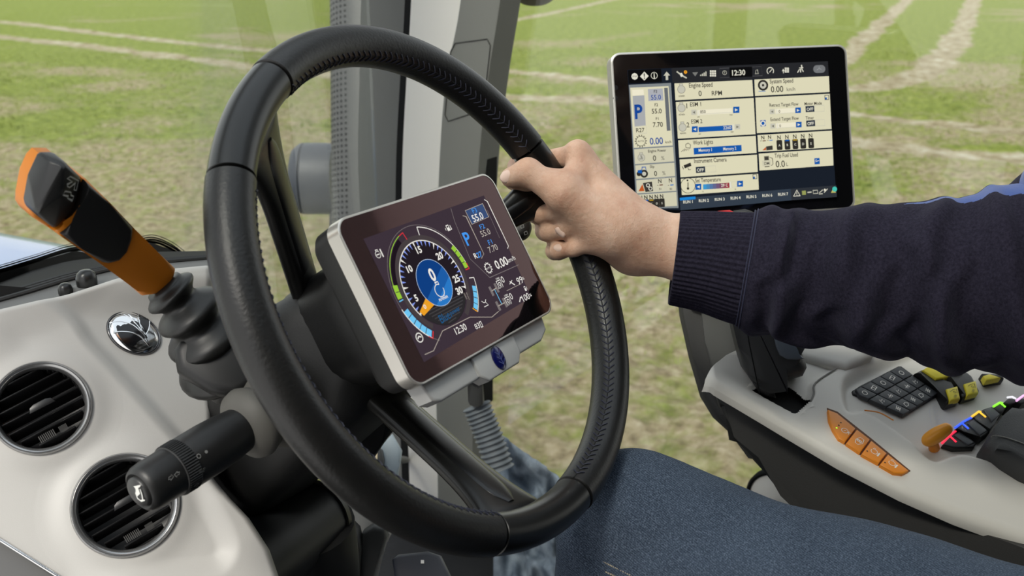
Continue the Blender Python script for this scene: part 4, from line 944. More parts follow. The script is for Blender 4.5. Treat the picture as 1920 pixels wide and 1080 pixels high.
tv.line([(1188, 205), (1200, 185)], 5, wht); tv.line([(1206, 203), (1206, 182)], 6, wht); tv.line([(1222, 200), (1212, 180)], 5, wht); tv.line([(1198, 178), (1222, 176)], 4, wht); tv.line([(1213, 176), (1211, 160)], 7, wht)
c = tpx(1314, 184)[:2]; tv.rect(c, .0150, .0092, em('pill', 116, 118, 120), .0045); tv.line([(1300, 190), (1313, 180), (1313, 170)], 2, gr_); tv.line([(1313, 182), (1326, 186)], 2, gr_)
# left column
tv.poly([(212, 276), (456, 264), (500, 988), (258, 992)], em('column_grey', 128, 134, 136)); 
def tile(p, m=cr): tv.poly(p, m)
tile([(220, 292), (442, 283), (466, 626), (241, 640)]); tile([(243, 648), (468, 634), (474, 718), (248, 734)], cr2); tile([(249, 742), (475, 726), (480, 803), (254, 820)], cr2); tile([(255, 828), (481, 811), (486, 888), (259, 903)], cr2); tile([(260, 911), (487, 895), (492, 975), (265, 990)], cr2)
tv.poly([(234, 340), (302, 336), (310, 510), (246, 516)], gr_); tv.poly([(231, 305), (297, 302), (300, 334), (233, 338)], em('cream_light', 236, 230, 205))
tv.text(269, 430, 'P', 78, inkb, bold=.03, wx=.85)
tv.poly([(322, 300), (408, 296), (413, 366), (326, 370)], em('tile_mid', 172, 174, 180)); tv.text(366, 314, 'F3', 17, ink); tv.text(369, 347, '55.0', 27, inkb, bold=.01)
tv.text(371, 391, 'F2', 17, ink); tv.text(373, 427, '55.0', 27, ink); tv.text(376, 471, 'F1', 17, ink); tv.text(380, 505, '7.70', 27, ink)
tv.poly([(416, 294), (437, 292), (453, 540), (432, 542)], em('slider', 104, 108, 112)); tv.text(278, 537, 'R27', 24, ink); tv.line([(247, 517), (312, 512), (316, 555), (249, 560)], 1.5, lg, True)
c = tpx(281, 601)[:2]; tv.arc(c, .0055, .0006, 0, 360, ink, 20); tv.text(281, 601, 'AUTO', 10, ink)
for k in range(14): a = k*25.7; tv.line([(c[0]+.0060*math.cos(math.radians(a)), c[1]+.0060*math.sin(math.radians(a))), (c[0]+.0072*math.cos(math.radians(a)), c[1]+.0072*math.sin(math.radians(a)))], .0011, ink, px=False)
tv.text(371, 600, '0.00', 38, inkb, bold=.015, wx=.85); tv.text(440, 606, 'km/h', 14, ink)
tv.text(376, 659, 'Engine Power', 15, ink); tv.text(360, 699, '0', 30, ink); tv.text(408, 699, '%', 22, em('mid', 120, 118, 104))
def pot(x, y, r=22):
    c = tpx(x, y)[:2]; R_ = r*tv.sc(x, y); tv.disc(c, R_, em('pot', 150, 148, 132), 16); tv.disc(c, R_*.86, lg, 16); tv.rect((c[0], c[1]+R_*1.1), R_*.9, R_*.55, em('pot')); tv.rect((c[0], c[1]+R_*1.1), R_*.66, R_*.34, lg)
pot(284, 697); tv.text(284, 690, '%', 14, ink); tv.text(284, 703, 'kW', 11, ink)
tv.text(346, 748, 'Slip', 15, ink); tv.text(366, 788, '0', 28, ink); tv.text(414, 786, '%', 22, em('mid'))
c = tpx(300, 790)[:2]; tv.disc(c, .0046, ink, 18); tv.disc(c, .0024, lg, 14); c = tpx(270, 790)[:2]; tv.disc(c, .0028, ink, 14); tv.poly([(262, 770), (286, 766), (289, 788), (264, 786)], blu); tv.line([(288, 768), (288, 752), (308, 751), (311, 770)], 4, blu)
tv.poly([(267, 892), (290, 850), (302, 890)], em('rust', 190, 90, 40)); tv.poly([(292, 843), (345, 836), (352, 890), (308, 896)], em('dark_tile', 60, 58, 54)); 
for x, y in ((322, 857), (336, 876)): c = tpx(x, y)[:2]; tv.arc(c, .0019, .0008, 0, 360, wht, 12)
for x, t_, k in ((390, 'B1', em('brown', 110, 70, 56)), (452, 'B2', em('mid_blue', 60, 120, 190))):
    tv.text(x, 832 if x < 400 else 828, 'N', 22, ink, bold=.02); tv.line([(x-15, 857), (x-8, 857)], 3, ink); tv.line([(x-2, 856), (x+18, 854)], 6, k); tv.text(x+3, 878, t_, 11, ink); tv.line([(x-28, 815), (x+26, 811), (x+30, 882), (x-24, 886)], 1.3, lg, True)
for k in range(5):
    x = 279+k*30.3; y = 928-k*2; tv.text(x, y, 'N', 22, ink, bold=.03); c = tpx(x+3, y+38)[:2]; tv.rect(c, .0062, .0100, ink, .001); tv.rect((c[0], c[1]+.0037), .0045, .0016, (em('bar_black'), blu, em('ochre', 170, 140, 40), ink, ink)[k]); tv.text(x+3, y+40, 'ABCDE'[k], 11, wht)
# main tiles
tile([(474, 268), (924, 248), (930, 342), (480, 366)]); tile([(936, 246), (1367, 226), (1371, 318), (940, 341)]); tile([(482, 376), (932, 352), (943, 562), (494, 588)]); tile([(942, 350), (1372, 328), (1382, 532), (951, 556)])
tile([(496, 597), (944, 571), (949, 670), (502, 698)]); tile([(504, 708), (951, 680), (956, 780), (509, 811)]); tile([(511, 820), (958, 790), (962, 882), (517, 914)]); tile([(954, 567), (1384, 541), (1388, 638), (959, 664)]); tile([(961, 674), (1390, 646), (1393, 742), (966, 772)])
for x, y in ((514, 303), (515, 411), (521, 523)): pot(x, y, 24)
for x, y in ((516, 340), (517, 447), (524, 555)): tv.text(x, y, 'n/min', 12, ink)
tv.text(627, 280, 'Engine Speed', 24, ink); tv.text(622, 326, '0', 30, ink, bold=.01); tv.text(719, 324, 'RPM', 26, ink)
tv.text(545, 398, '1', 28, ink); tv.text(552, 508, '2', 28, ink); tv.text(597, 390, 'ESM 1', 22, ink); tv.text(603, 489, 'ESM 2', 22, ink)
def arrow(x, y, s, m1, m2, d=1):
    tv.poly([(x-s, y-s), (x+s, y-s*1.08), (x+s, y+s*.92), (x-s, y+s)], m1); tv.poly([(x-s*.45*d, y-s*.5), (x+s*.55*d, y-s*.02), (x-s*.45*d, y+s*.5)], m2)
tv.poly([(612, 422), (806, 412), (808, 441), (614, 451)], em('cream_light')); tv.line([(612, 446), (808, 436)], 2, lg); arrow(586, 436, 15, lg, em('mid'), -1); arrow(831, 422, 18, blu, wht); tv.text(638, 432, '850', 17, ink)
tv.poly([(604, 424), (614, 423), (617, 454), (607, 455)], wht); tv.text(613, 462, '650', 7, ink); tv.text(800, 450, '2260', 7, ink)
arrow(591, 534, 17, blu, wht, -1); tv.poly([(612, 521), (806, 510), (808, 539), (614, 550)], blu); tv.text(778, 524, '2260', 18, wht); arrow(838, 520, 15, lg, em('mid')); tv.poly([(807, 506), (817, 505), (820, 540), (810, 541)], wht); tv.text(620, 561, '650', 7, ink); tv.text(806, 549, '2260', 7, ink)
tv.text(640, 611, 'Work Lights', 23, ink); tv.poly([(584, 642), (860, 624), (862, 660), (586, 680)], blu); tv.text(652, 655, 'Memory 1', 17, wht, bold=.02); tv.text(793, 647, 'Memory 2', 17, wht, bold=.02)
tv.line([(540, 640), (538, 622), (552, 613), (566, 624), (564, 643), (540, 640)], 3, ink)
for k in range(4): tv.line([(534+k*8, 646+k*1), (512+k*14, 664-k*3)], 2.5, ink)
tv.text(682, 717, 'Instrument Camera', 23, ink); tv.poly([(596, 752), (650, 748), (652, 783), (598, 787)], nv); tv.text(623, 768, 'OFF', 18, wht, bold=.02); tv.line([(650, 748), (710, 744), (713, 779), (652, 783)], 1.5, lg, True)
tv.poly([(526, 742), (566, 726), (571, 745), (533, 760)], ink); tv.line([(550, 755), (556, 768), (568, 766)], 3, ink); tv.line([(518, 748), (526, 765)], 4, ink)
tv.text(668, 830, 'Set Temperature', 22, ink); arrow(611, 867, 17, blu, wht, -1); arrow(852, 849, 17, blu, wht)
for k in range(8):
    x0 = 638+k*19; a = k/7; tv.poly([(x0, 852-k*1.3), (x0+19.2, 851-k*1.3), (x0+20, 881-k*1.3), (x0+1, 882-k*1.3)], em('temp%d' % k, int(60+90*a), int(150-110*a), int(205-150*a)))
tv.text(762, 857, '29 C', 16, wht, bold=.02); tv.poly([(789, 838), (800, 837), (803, 872), (792, 873)], wht); tv.line([(800, 838), (830, 836), (833, 866), (803, 868)], 1.5, lg, True); tv.text(637, 893, '16', 7, ink); tv.text(825, 880, '30', 7, ink)
c = tpx(551, 859)[:2]; tv.arc(c, .0086, .0006, 0, 360, ink, 28); tv.line([(551, 840), (551, 876)], 5, ink); c2 = tpx(551, 876)[:2]; tv.disc(c2, .0015, ink, 10); c2 = tpx(548, 829)[:2]; tv.disc(c2, .0011, ink, 10)
for x, y in ((937, 808), (1352, 351)): tv.poly([(x-13, y-14), (x+12, y-15), (x+13, y+13), (x-12, y+14)], nv); tv.poly([(x-10, y-11), (x+9, y-12), (x+10, y+10), (x-9, y+11)], cr); tv.poly([(x-10, y), (x, y-1), (x+1, y+11), (x-9, y+11)], blu)
tv.text(1093, 258, 'System Speed', 22, ink); tv.text(1065, 302, '0.00', 34, ink, bold=.01, wx=.9); tv.text(1145, 302, 'km/h', 20, em('mid')); c = tpx(984, 280)[:2]; tv.disc(c, .0063, ink, 22); tv.disc(c, .0040, lg, 18); tv.disc(c, .0015, ink, 12); tv.line([(958, 315), (998, 314)], 4, em('mid_blue'))
tv.text(1107, 395, 'Retract Target Flow', 18, ink); tv.text(1274, 387, 'Motor Mode', 17, ink); tv.text(1111, 477, 'Extend Target Flow', 18, ink); tv.text(1254, 469, 'Timer', 17, ink)
for y in (429, 512):
    k = (y-429)/83*4; arrow(1036+k, y+4, 14, lg, em('mid'), -1); tv.poly([(1054+k, y-12), (1166+k, y-18), (1168+k, y+10), (1056+k, y+16)], em('cream_light')); tv.line([(1054+k, y+15), (1168+k, y+9)], 1.6, lg); arrow(1186+k, y-4, 16, blu, wht); tv.text(1078+k, y+2, '0', 15, ink); tv.poly([(1058+k, y-12), (1064+k, y-13), (1067+k, y+18), (1061+k, y+18)], wht)
    tv.poly([(1228+k, y-28), (1279+k, y-31), (1281+k, y+4), (1230+k, y+7)], nv); tv.text(1254+k, y-11, 'OFF', 17, wht, bold=.02); tv.line([(1279+k, y-31), (1335+k, y-34), (1337+k, y+1), (1281+k, y+4)], 1.5, lg, True)
tv.poly([(967, 483), (998, 481), (1000, 516), (969, 518)], blu); c = tpx(983, 500)[:2]; tv.arc(c, .0026, .0014, 0, 360, wht, 14)
for k in range(5):
    x = 1075+k*45.5; y = 581-k*2.6; tv.text(x, y, 'N', 23, ink, bold=.02); c = tpx(x+3, y+44)[:2]; tv.rect(c, .0070, .0118, ink, .0015); tv.rect((c[0], c[1]+.0048), .0050, .0016, (ink, blu, em('ochre'), ink, ink)[k]); tv.text(x+3, y+46, 'ABCDE'[k], 13, wht)
for k, (x, y) in enumerate(((981, 582), (1020, 579))): tv.text(x, y, 'N', 21, ink, bold=.02); tv.line([(x-14, y+20), (x-6, y+19)], 3, ink); tv.line([(x-1, y+20), (x+18, y+18)], 5, (em('brown'), em('mid_blue'))[k])
tv.poly([(978, 656), (1000, 636), (1000, 656)], em('rust')); tv.poly([(1000, 634), (1037, 628), (1039, 653), (1002, 657)], em('dark_tile'))
tv.text(1118, 687, 'Trip Fuel Used', 22, ink); tv.text(1082, 734, '0.0', 36, ink, bold=.01, wx=.9); tv.text(1122, 736, 'L', 20, em('mid')); tv.poly([(988, 690), (1016, 688), (1020, 752), (992, 754)], em('pump', 110, 106, 92)); tv.poly([(992, 695), (1012, 694), (1013, 710), (993, 711)], em('dark_tile')); tv.poly([(976, 716), (1028, 712), (1030, 745), (980, 749)], cr2); tv.line([(1020, 696), (1036, 702), (1040, 735), (1030, 745)], 3, ink); tv.text(1004, 731, 'DM', 16, ink)
tv.poly([(1278, 702), (1308, 700), (1310, 735), (1280, 737)], blu); tv.line([(1284, 722), (1304, 715)], 4, wht); tv.line([(1283, 714), (1292, 710)], 3, wht)
# run tabs and lower icons
tv.poly([(502, 934), (1142, 878), (1146, 944), (506, 1002)], em('tab_bar', 52, 62, 74)); tv.poly([(502, 930), (592, 922), (593, 938), (503, 946)], em('tab_blue', 30, 130, 210)); tv.poly([(1142, 878), (1405, 858), (1408, 925), (1146, 944)], em('tab_dark', 46, 50, 56))
for k in range(7): tv.text(549+k*91.5, 953-k*7.4, 'RUN %d' % (k+1), 16, wht, bold=.02)
tv.line([(1177, 886), (1196, 918), (1158, 921)], 3.4, wht, True); tv.text(1177, 907, '!', 18, wht, bold=.02); tv.poly([(1206, 890), (1228, 888), (1230, 912), (1208, 914)], em('olive', 150, 156, 90)); tv.line([(1238, 899), (1262, 897)], 7, lg); tv.line([(1270, 888), (1296, 886), (1298, 904), (1272, 906)], 3, lg, True); tv.line([(1306, 902), (1326, 884)], 5, lg); tv.line([(1304, 908), (1326, 906)], 5, lg); tv.line([(1334, 900), (1354, 878)], 4, wht); c = tpx(1338, 884)[:2]; tv.disc(c, .0014, wht, 10)
tv.poly([(1374, 902), (1380, 886), (1396, 885), (1402, 900)], em('bell', 190, 180, 100)); c = tpx(1395, 880)[:2]; tv.disc(c, .0030, em('teal', 70, 190, 175), 16)
tv.build('screen_graphics', tgl)
sc_ = FT.loc(FT.o)
for y_ in (292, 352):
    c = FT.px(1110+137/3.0863, 70+y_/3.0863, .0)[:2]; obj('sensor_eye', frm(FT, (lambda g: (g[0]+V(c[0], c[1], -.0004), g[1]))(lathe([(.0030, 0), (.0026, .0004), (.0001, .0005)], 16))), M('sensor_dark', s2l(34, 34, 38), .2), tm)

# ------------------------------------------------------------------ armrest console
k0 = onX(1340, 705, .93); k1 = onX(1690, 905, .93); nK = nrm(np.cross(V(1, 0, .24), k1-k0)); nK = nK if nK[2] > 0 else -nK
FK = frN(k0, nK, V(1, 0, 0))
con = root('armrest_console', V(1.03, .12, H-.72), 'pale grey armrest console with charcoal side carrying buttons and levers', 'console')
cw = M('console_pale_grey', s2l(212, 208, 201), .5, bump=(1000, .15, .0004)); cdk = M('console_charcoal', s2l(58, 57, 56), .6, bump=(800, .3, .0006))
ynear = lambda x: ip(x, [(1328, 703), (1334, 712), (1345, 722), (1367, 735), (1440, 778), (1480, 802), (1580, 861), (1697, 921), (1800, 966), (1920, 1010), (2100, 1065)])
yfar = lambda x: ip(x, [(1328, 697), (1334, 687), (1345, 674), (1365, 658), (1390, 646), (1430, 634), (1480, 622), (1520, 604), (1600, 574), (1700, 548), (1920, 520), (2100, 500)])
na_, nb_ = 230, 120
sx_ = 1328+(2100-1328)*np.linspace(0, 1, na_)**1.25
GXc, TT = np.meshgrid(sx_, np.linspace(0, 1, nb_), indexing='ij'); GYc = ynear(GXc)*(1-TT)+yfar(GXc)*TT
def crel(x, y):
    rail = sgn_curve(x, y, [(1552, 690), (1562, 722), (1572, 752), (1592, 768), (1622, 764), (1663, 787), (1713, 823), (1742, 852), (1760, 858), (1785, 849), (1820, 847), (1920, 878), (2100, 930)])
    left = sgn_curve(x, y, [(1600, 790), (1588, 760), (1583, 725), (1596, 702), (1640, 678), (1720, 645), (1920, 560)])
    h = -.013*sst(-rail, 10)*sst(left-2, 12)
    fr_ = sgn_curve(x, y, [(1480, 790), (1520, 742), (1526, 716), (1566, 690), (1640, 655)])          # front deck is a little lower
    h = h-.006*sst(-fr_, 8)*(1-sst(left, 12))*sst(ynear(x)-y-34, 24)
    ed = np.clip((ynear(x)-y)/12, 0, 1); h = h-.007*(1-ed)**2; ed2 = np.clip((x-1328)/14, 0, 1); h = h-.010*(1-ed2)**2
    return h
hc = crel(GXc, GYc)
PC = np.array([[onp(a, b, FK.o, FK.z)+FK.z*c for a, b, c in zip(*r)] for r in zip(GXc, GYc, hc)])
PC = np.concatenate([PC[:, :1]-FK.z*.008, PC, PC[:, -1:]-FK.z*.02], 1); gxx = np.pad(GXc, ((0, 0), (1, 1)), mode='edge').ravel(); gyy = np.pad(GYc, ((0, 0), (1, 1)), mode='edge').ravel()
slot = [(1411, 728), (1434, 742), (1494, 773), (1521, 750), (1489, 722), (1462, 712), (1430, 716)]
def inpoly(x, y, P):
    r = False
    for i in range(len(P)):
        (x1, y1), (x2, y2) = P[i-1], P[i]
        if (y1 > y) != (y2 > y) and x < (x2-x1)*(y-y1)/(y2-y1)+x1: r = not r
    return r
gv_, gf_ = grid(PC); gf_ = [q for q in gf_ if not inpoly(gxx[list(q)].mean(), gyy[list(q)].mean(), slot)]
o = obj('top_shell', (gv_, gf_), cw, con, ang=60)
slab(FK, [(1405, 726), (1434, 748), (1496, 780), (1530, 750), (1489, 716), (1455, 706)], -.012, .02, 0, 'lever_slot', M('slot_black', s2l(8, 8, 8), .8), con)
ps = [onX(x, y, .948)[1:] for x, y in [(1330, 708), (1345, 726), (1440, 784), (1580, 868), (1697, 928), (1800, 974), (1920, 1018), (2080, 1070), (2080, 1300), (1700, 1180), (1560, 1010), (1467, 922), (1410, 860), (1380, 812), (1345, 760)]]
ps = [p+V(0, -.002) for p in ps]
g = prism([(-p[0], p[1]) for p in ps][::1], 0, .22, .012, 3); v = g[0]; obj('side_body', (np.stack([.942+(.22-v[:, 2]), -v[:, 0], v[:, 1]], 1), g[1]), cdk, con, ang=40)
obj('edge_seal', tube([onp(x, ynear(x)+2, FK.o-FK.z*.010, FK.z) for x in np.linspace(1332, 2080, 50)], .0022, 8), black, con)
seam = [onp(x, y, FK.o+FK.z*.0005, FK.z) for x, y in [(1520, 752), (1526, 738), (1529, 718), (1568, 691)]]
obj('deck_seam', tube(spline(seam, 5), .0010, 6), M('seam_light', s2l(120, 118, 114), .6), con)
fB_ = frN(onp(1560, 680, FK.o, FK.z), nrm(-fw*.6+up*.5), rt)
slab(fB_, [(1470, 610), (1485, 560), (1660, 560), (1640, 662), (1588, 690), (1500, 668)], .006, .09, .008, 'rear_block', cw, con, ang=45)
slab(fB_, [(1491, 628), (1511, 636), (1511, 640), (1492, 637)], .0065, .001, 0, 'block_vent', black, con)
# orange four-key strip
c5 = lambda x, y: (1280+x/3, 560+y/3); c6 = lambda x, y: (1560+x/4.5, 660+y/4.5)
org = M('orange_key', s2l(222, 134, 34), .4); okeys = [
 [(818, 622), (870, 642), (975, 728), (915, 805), (880, 785), (848, 735), (825, 680)], [(981, 733), (1056, 790), (1000, 865), (921, 811)], [(1062, 796), (1150, 868), (1104, 926), (1007, 872)], [(1156, 873), (1274, 966), (1240, 984), (1190, 978), (1110, 932)]]
pw = M('print_white', s2l(226, 222, 214), .5)
okt = root('orange_key_strip', Fr(onp(1630, 830, FK.o, FK.z), FK.x, z=FK.z), 'orange four-key strip set into the console edge', 'key strip')
slab(FK, [c5(*p) for p in [(812, 614), (872, 636), (1064, 788), (1282, 968), (1242, 990), (1186, 984), (1000, 878), (880, 795), (840, 735)]], .0008, .004, .0, 'tray', M('tray_brown', s2l(92, 50, 14), .6), okt)
def oicon(i):
    def fn(c):
        if i == 0:
            e = c.m(*c5(912, 742))[:2]; c.arc(e, .0033, .0006, 0, 360, pw, 16); c.line([c5(905, 742), c5(920, 742)], .9, pw); c.line([c5(925, 752), c5(948, 758)], .9, pw); c.line([c5(932, 765), c5(936, 748)], .9, pw)
            for k, (x, y) in enumerate(((866, 727), (878, 712), (890, 697))): c.disc(c.m(*c5(x, y))[:2], .0009, em('led_green', 170, 255, 60, 1.5) if k == 0 else M('led_off', s2l(40, 24, 10), .4), 8)
        if i == 1:
            c.line([c5(975, 790), c5(1000, 780), c5(1020, 795), c5(1012, 815), c5(985, 820), c5(970, 808)], .9, pw, True); c.text(*c5(993, 800), '8', 8, pw, bold=.02, rot=-.1)
        if i in (2, 3):
            x, y = ((1078, 860), (1178, 925))[i-2]; e = c.m(*c5(x, y))[:2]; c.arc(e, .0032, .0006, 70, 380, pw, 14); c.line([c5(x-8, y-14), c5(x, y-20), c5(x+10, y-14)], .9, pw); c.line([c5(x+16, y+26), c5(x+30, y+10)], 2.6, pw); c.disc(c.m(*c5(x-40, y-3))[:2], .0009, M('led_off'), 8)
    return fn
for i, k in enumerate(okeys):
    o = slab(FK, [c5(*p) for p in k], .0042, .006, .0014, 'key', org, okt); marks(FK, .0044, o, oicon(i))
# dark keypad: five by three keys
kpt = root('keypad', Fr(onp(1680, 735, FK.o-FK.z*.013, FK.z), FK.x, z=FK.z), 'charcoal membrane keypad with fifteen symbol keys on the console', 'keypad')
kp = [(165, 332), (570, 116), (900, 345), (604, 530)]   # left, top, right, bottom (crop px)
KH = -.013
def kq(a, b): 
    p = [V(*q) for q in kp]; return (p[0]*(1-a)+p[1]*a)*(1-b)+(p[3]*(1-a)+p[2]*a)*b
# left and bottom corners are swapped so that a runs left->top, b runs towards the right/bottom side
slab(FK, [c6(*p) for p in [(172, 325), (230, 290), (560, 118), (585, 118), (890, 340), (898, 362), (610, 528), (590, 525), (180, 350)]], KH+.003, .006, .001, 'bezel', M('keypad_black', s2l(20, 21, 22), .5), kpt)
kmat = M('key_charcoal', s2l(50, 52, 56), .5)
def kicon(i, j):
    def fn(c):
        q = kq((i+.5)/5, (j+.5)/3); e = c.m(*c6(*q))[:2]; s_ = (i*3+j*5) % 6; r_ = .0034
        if s_ == 0: c.arc(e, r_*.8, .0007, 0, 360, pw, 14)
        elif s_ == 1: c.line([(e[0]-r_, e[1]-r_*.4), (e[0]-r_*.4, e[1]+r_*.7), (e[0]+r_*.5, e[1]+r_*.5), (e[0]+r_, e[1]-r_*.3), (e[0], e[1]-r_*.8)], .0006, pw, True, px=False)
        elif s_ == 2: c.line([(e[0]-r_, e[1]), (e[0]+r_, e[1])], .0006, pw, px=False); c.line([(e[0]-r_*.5, e[1]-r_*.7), (e[0]+r_*.2, e[1]+r_*.8)], .0006, pw, px=False); c.arc((e[0]+r_*.5, e[1]-r_*.4), r_*.35, .0006, 0, 360, pw, 8)
        elif s_ == 3: c.line([(e[0]-r_, e[1]-r_*.6), (e[0]-r_, e[1]+r_*.6), (e[0]+r_, e[1]+r_*.6), (e[0]+r_, e[1]-r_*.6)], .0006, pw, True, px=False); c.text(0, 0, '12'[(i+1) % 2], .0038, pw, loc=e)
        elif s_ == 4:
            for k in range(-1, 2): c.line([(e[0]-r_*.8, e[1]+k*r_*.6), (e[0]+r_*.8, e[1]+k*r_*.6+r_*.3)], .0006, pw, px=False)
            c.arc(e, r_*.4, .0006, 0, 360, pw, 8)
        else: c.line([(e[0]-r_*.9, e[1]-r_*.7), (e[0]-r_*.2, e[1]+r_*.8), (e[0]+r_*.1, e[1]), (e[0]+r_*.9, e[1]+r_*.2)], .0006, pw, px=False); c.line([(e[0], e[1]-r_*.8), (e[0]+r_*.7, e[1]-r_*.5)], .0006, pw, px=False)
    return fn
for i in range(5):
    for j in range(3):
        e = .025; q = [kq((i+e)/5, (j+e*.7)/3), kq((i+1-e)/5, (j+e*.7)/3), kq((i+1-e)/5, (j+1-e*.7)/3), kq((i+e)/5, (j+1-e*.7)/3)]
        if i == 0 and j == 0: q = [q[0]*.55+q[3]*.45, q[0]*.55+q[1]*.45]+q[1:]
        o = slab(FK, [c6(*p) for p in q], KH+.0065, .005, .0011, 'key', kmat, kpt); marks(FK, KH+.0067, o, kicon(i, j), name='symbol')
# faint printed diagram on the deck
pgm = M('print_faint', s2l(206, 204, 206), .5)
def diag(c):
    c.line([c6(830, 470), c6(822, 500), c6(838, 600)], .8, pgm)
    for k in range(5): e = c.m(*c6(866+k*8, 448+k*38))[:2]; c.arc(e, .0022, .0005, 0, 300, pgm, 10); c.line([c6(850+k*6, 470+k*34), c6(862+k*6, 462+k*34)], .7, pgm)
    c.line([c6(835, 590), c6(845, 625)], .7, pgm)
marks(FK, KH+.0003, con, diag, name='printed_diagram')
for sx2, sy2 in ((378, 482), (680, 635), (727, 600)):
    def fn(c, sx2=sx2, sy2=sy2):
        c.poly([c5(sx2-12, sy2+6), c5(sx2, sy2-8), c5(sx2+10, sy2-4), c5(sx2+14, sy2+6), c5(sx2-2, sy2+10)], pw); c.line([c5(sx2-16, sy2+16), c5(sx2+14, sy2-14)], 1.0, pw)
    marks(FK, .0004 if sx2 > 400 else .0002, con, fn, name='printed_symbol')
# yellow rocker switches
yel = M('yellow_key', s2l(222, 204, 44), .45); rb = M('rocker_black', s2l(24, 24, 24), .45)
for (body, tabs), lb_ in zip((
   ([(700, 170), (760, 140), (905, 240), (1010, 238), (1030, 265), (1088, 385), (1070, 402), (975, 432), (955, 415), (890, 285)], [[(765, 146), (830, 106), (960, 146), (988, 198), (960, 212), (880, 226)], [(966, 308), (1062, 282), (1086, 386), (1000, 410)]]),
   ([(985, 170), (1140, 160), (1190, 200), (1250, 318), (1235, 345), (1110, 382), (1085, 350), (1030, 205)], [[(965, 140), (1100, 158), (1112, 172), (1040, 186)], [(1116, 264), (1216, 236), (1240, 340), (1146, 364)]]),
   ([(1270, 170), (1440, 175), (1460, 215), (1310, 236)], [[(1280, 195), (1330, 180), (1430, 212), (1302, 240)]])),
   ('yellow and black rocker switch nearest the keypad', 'yellow and black rocker switch between the other two', 'yellow rocker switch mostly hidden under the sleeve')):
    t = root('rocker_switch', Fr(onp(*c6(*body[0]), FK.o-FK.z*.01, FK.z), FK.x, z=FK.z), lb_, 'switch', 'yellow rocker switches')
    slab(FK, [c6(*p) for p in body], KH+.011, .014, .004, 'body', rb, t, ang=45)
    for n_i, tb_ in enumerate(tabs):
        o = slab(FK, [c6(*p) for p in tb_], KH+.0138, .008, .0022, 'rocker', yel, t, ang=45)
        if n_i == 1:
            cx3, cy3 = np.mean([p[0] for p in tb_]), np.mean([p[1] for p in tb_]); ik = M('print_dark', s2l(110, 100, 30), .5)
            def fn(c, cx3=cx3, cy3=cy3):
                e = c.m(*c6(cx3+6, cy3-8))[:2]; c.arc(e, .0014, .0005, 0, 360, ik, 10); c.line([c6(cx3-32, cy3-12), c6(cx3-8, cy3-30), c6(cx3+24, cy3-34), c6(cx3+28, cy3+2)], .8, ik); c.text(*c6(cx3+12, cy3+26), '1000', 3.4, ik)
            marks(FK, KH+.0140, o, fn, name='symbol')
# orange paddle lever
oc = onp(*c6(878, 735), FK.o, FK.z); F6 = frN(oc+FK.z*.014, nrm(CAM-oc), rt)
pA, pB_ = F6.wor(F6.px(*c6(800, 752))), F6.wor(F6.px(*c6(955, 655))); pS = onp(*c6(862, 815), FK.o-FK.z*.01, FK.z)
t = root('paddle_lever', pS, 'small orange paddle lever beside the lit valve levers', 'lever')
fe_ = Fr((pA+pB_)/2, nrm(pB_-pA), z=nrm(CAM-oc))
obj('knob', surfnet(lambda P: smin(ell(P, fe_, (.0140, .0072, .0068)), cone(P, (pA+pB_)/2+fe_.x*.012, (pA+pB_)/2-fe_.x*.008, .0052, .0058), .005), np.minimum(pA, pB_)-.03, np.maximum(pA, pB_)+.03, .0014), M('bright_orange', s2l(244, 164, 48), .35), t, ang=180)
obj('stem', tube([pS, (pA+pB_)/2-fe_.x*.004], [.0055, .0045], 12), org, t)
obj('slot_liner', tube(spline([onp(*c6(*p), FK.o+FK.z*.0006, FK.z) for p in [(275, 492), (400, 512), (520, 577)]], 6), [.0007]*13, 8), org, t)
# lit valve levers
def lev(body, inset, strip_, col, nm, h):
    t = root('valve_lever', Fr(onp(*c6(*body[0]), FK.o-FK.z*.01, FK.z), FK.x, z=FK.z), nm, 'lever', 'lit valve levers')
    slab(FK, [c6(*p) for p in body], KH+h, .016, .002, 'paddle', rb, t)
    if inset: slab(FK, [c6(*p) for p in inset], KH+h+.0012, .004, .0012, 'finger_pad', M('finger_pad_grey', s2l(62, 64, 68), .4), t)
    m_ = M('lit_edge_%d_%d_%d' % col, s2l(*col), .4, emit=(s2l(*col), .55))
    for L in strip_: obj('light_edge', tube([onp(*c6(*p), FK.o+FK.z*(KH+h), FK.z) for p in L], .0012, 8), m_, t)
lev([(935, 778), (1000, 715), (1060, 655), (1110, 660), (1222, 770), (1200, 805), (1030, 812)], [(1030, 702), (1075, 668), (1205, 762), (1150, 788)], [[(928, 770), (990, 708), (1065, 648)], [(992, 710), (1048, 762)]], (255, 50, 80), 'valve lever with a glowing red edge', .006)
lev([(1042, 645), (1110, 595), (1190, 548), (1215, 560), (1334, 672), (1260, 728), (1100, 655)], [(1145, 602), (1200, 562), (1312, 660), (1250, 704)], [[(1038, 640), (1110, 588), (1192, 545)], [(1095, 600), (1152, 650)]], (60, 100, 255), 'valve lever with a glowing blue edge', .010)
lev([(1185, 545), (1245, 503), (1290, 480), (1350, 455), (1425, 520), (1370, 610), (1336, 664), (1215, 562)], [(1282, 492), (1350, 458), (1420, 522), (1352, 590)], [[(1180, 545), (1240, 502), (1258, 508)], [(1240, 505), (1298, 552)]], (255, 200, 60), 'valve lever with a glowing amber edge', .012)
lev([(1360, 465), (1420, 428), (1470, 465), (1450, 500), (1415, 515)], None, [[(1362, 460), (1418, 426), (1440, 432)], [(1420, 430), (1462, 466)]], (150, 255, 60), 'valve lever with a glowing green edge', .014)
lev([(1445, 425), (1490, 385), (1560, 392), (1570, 420), (1500, 450)], None, [[(1480, 384), (1520, 378), (1552, 398)]], (235, 235, 240), 'round black valve lever with a white edge', .016)
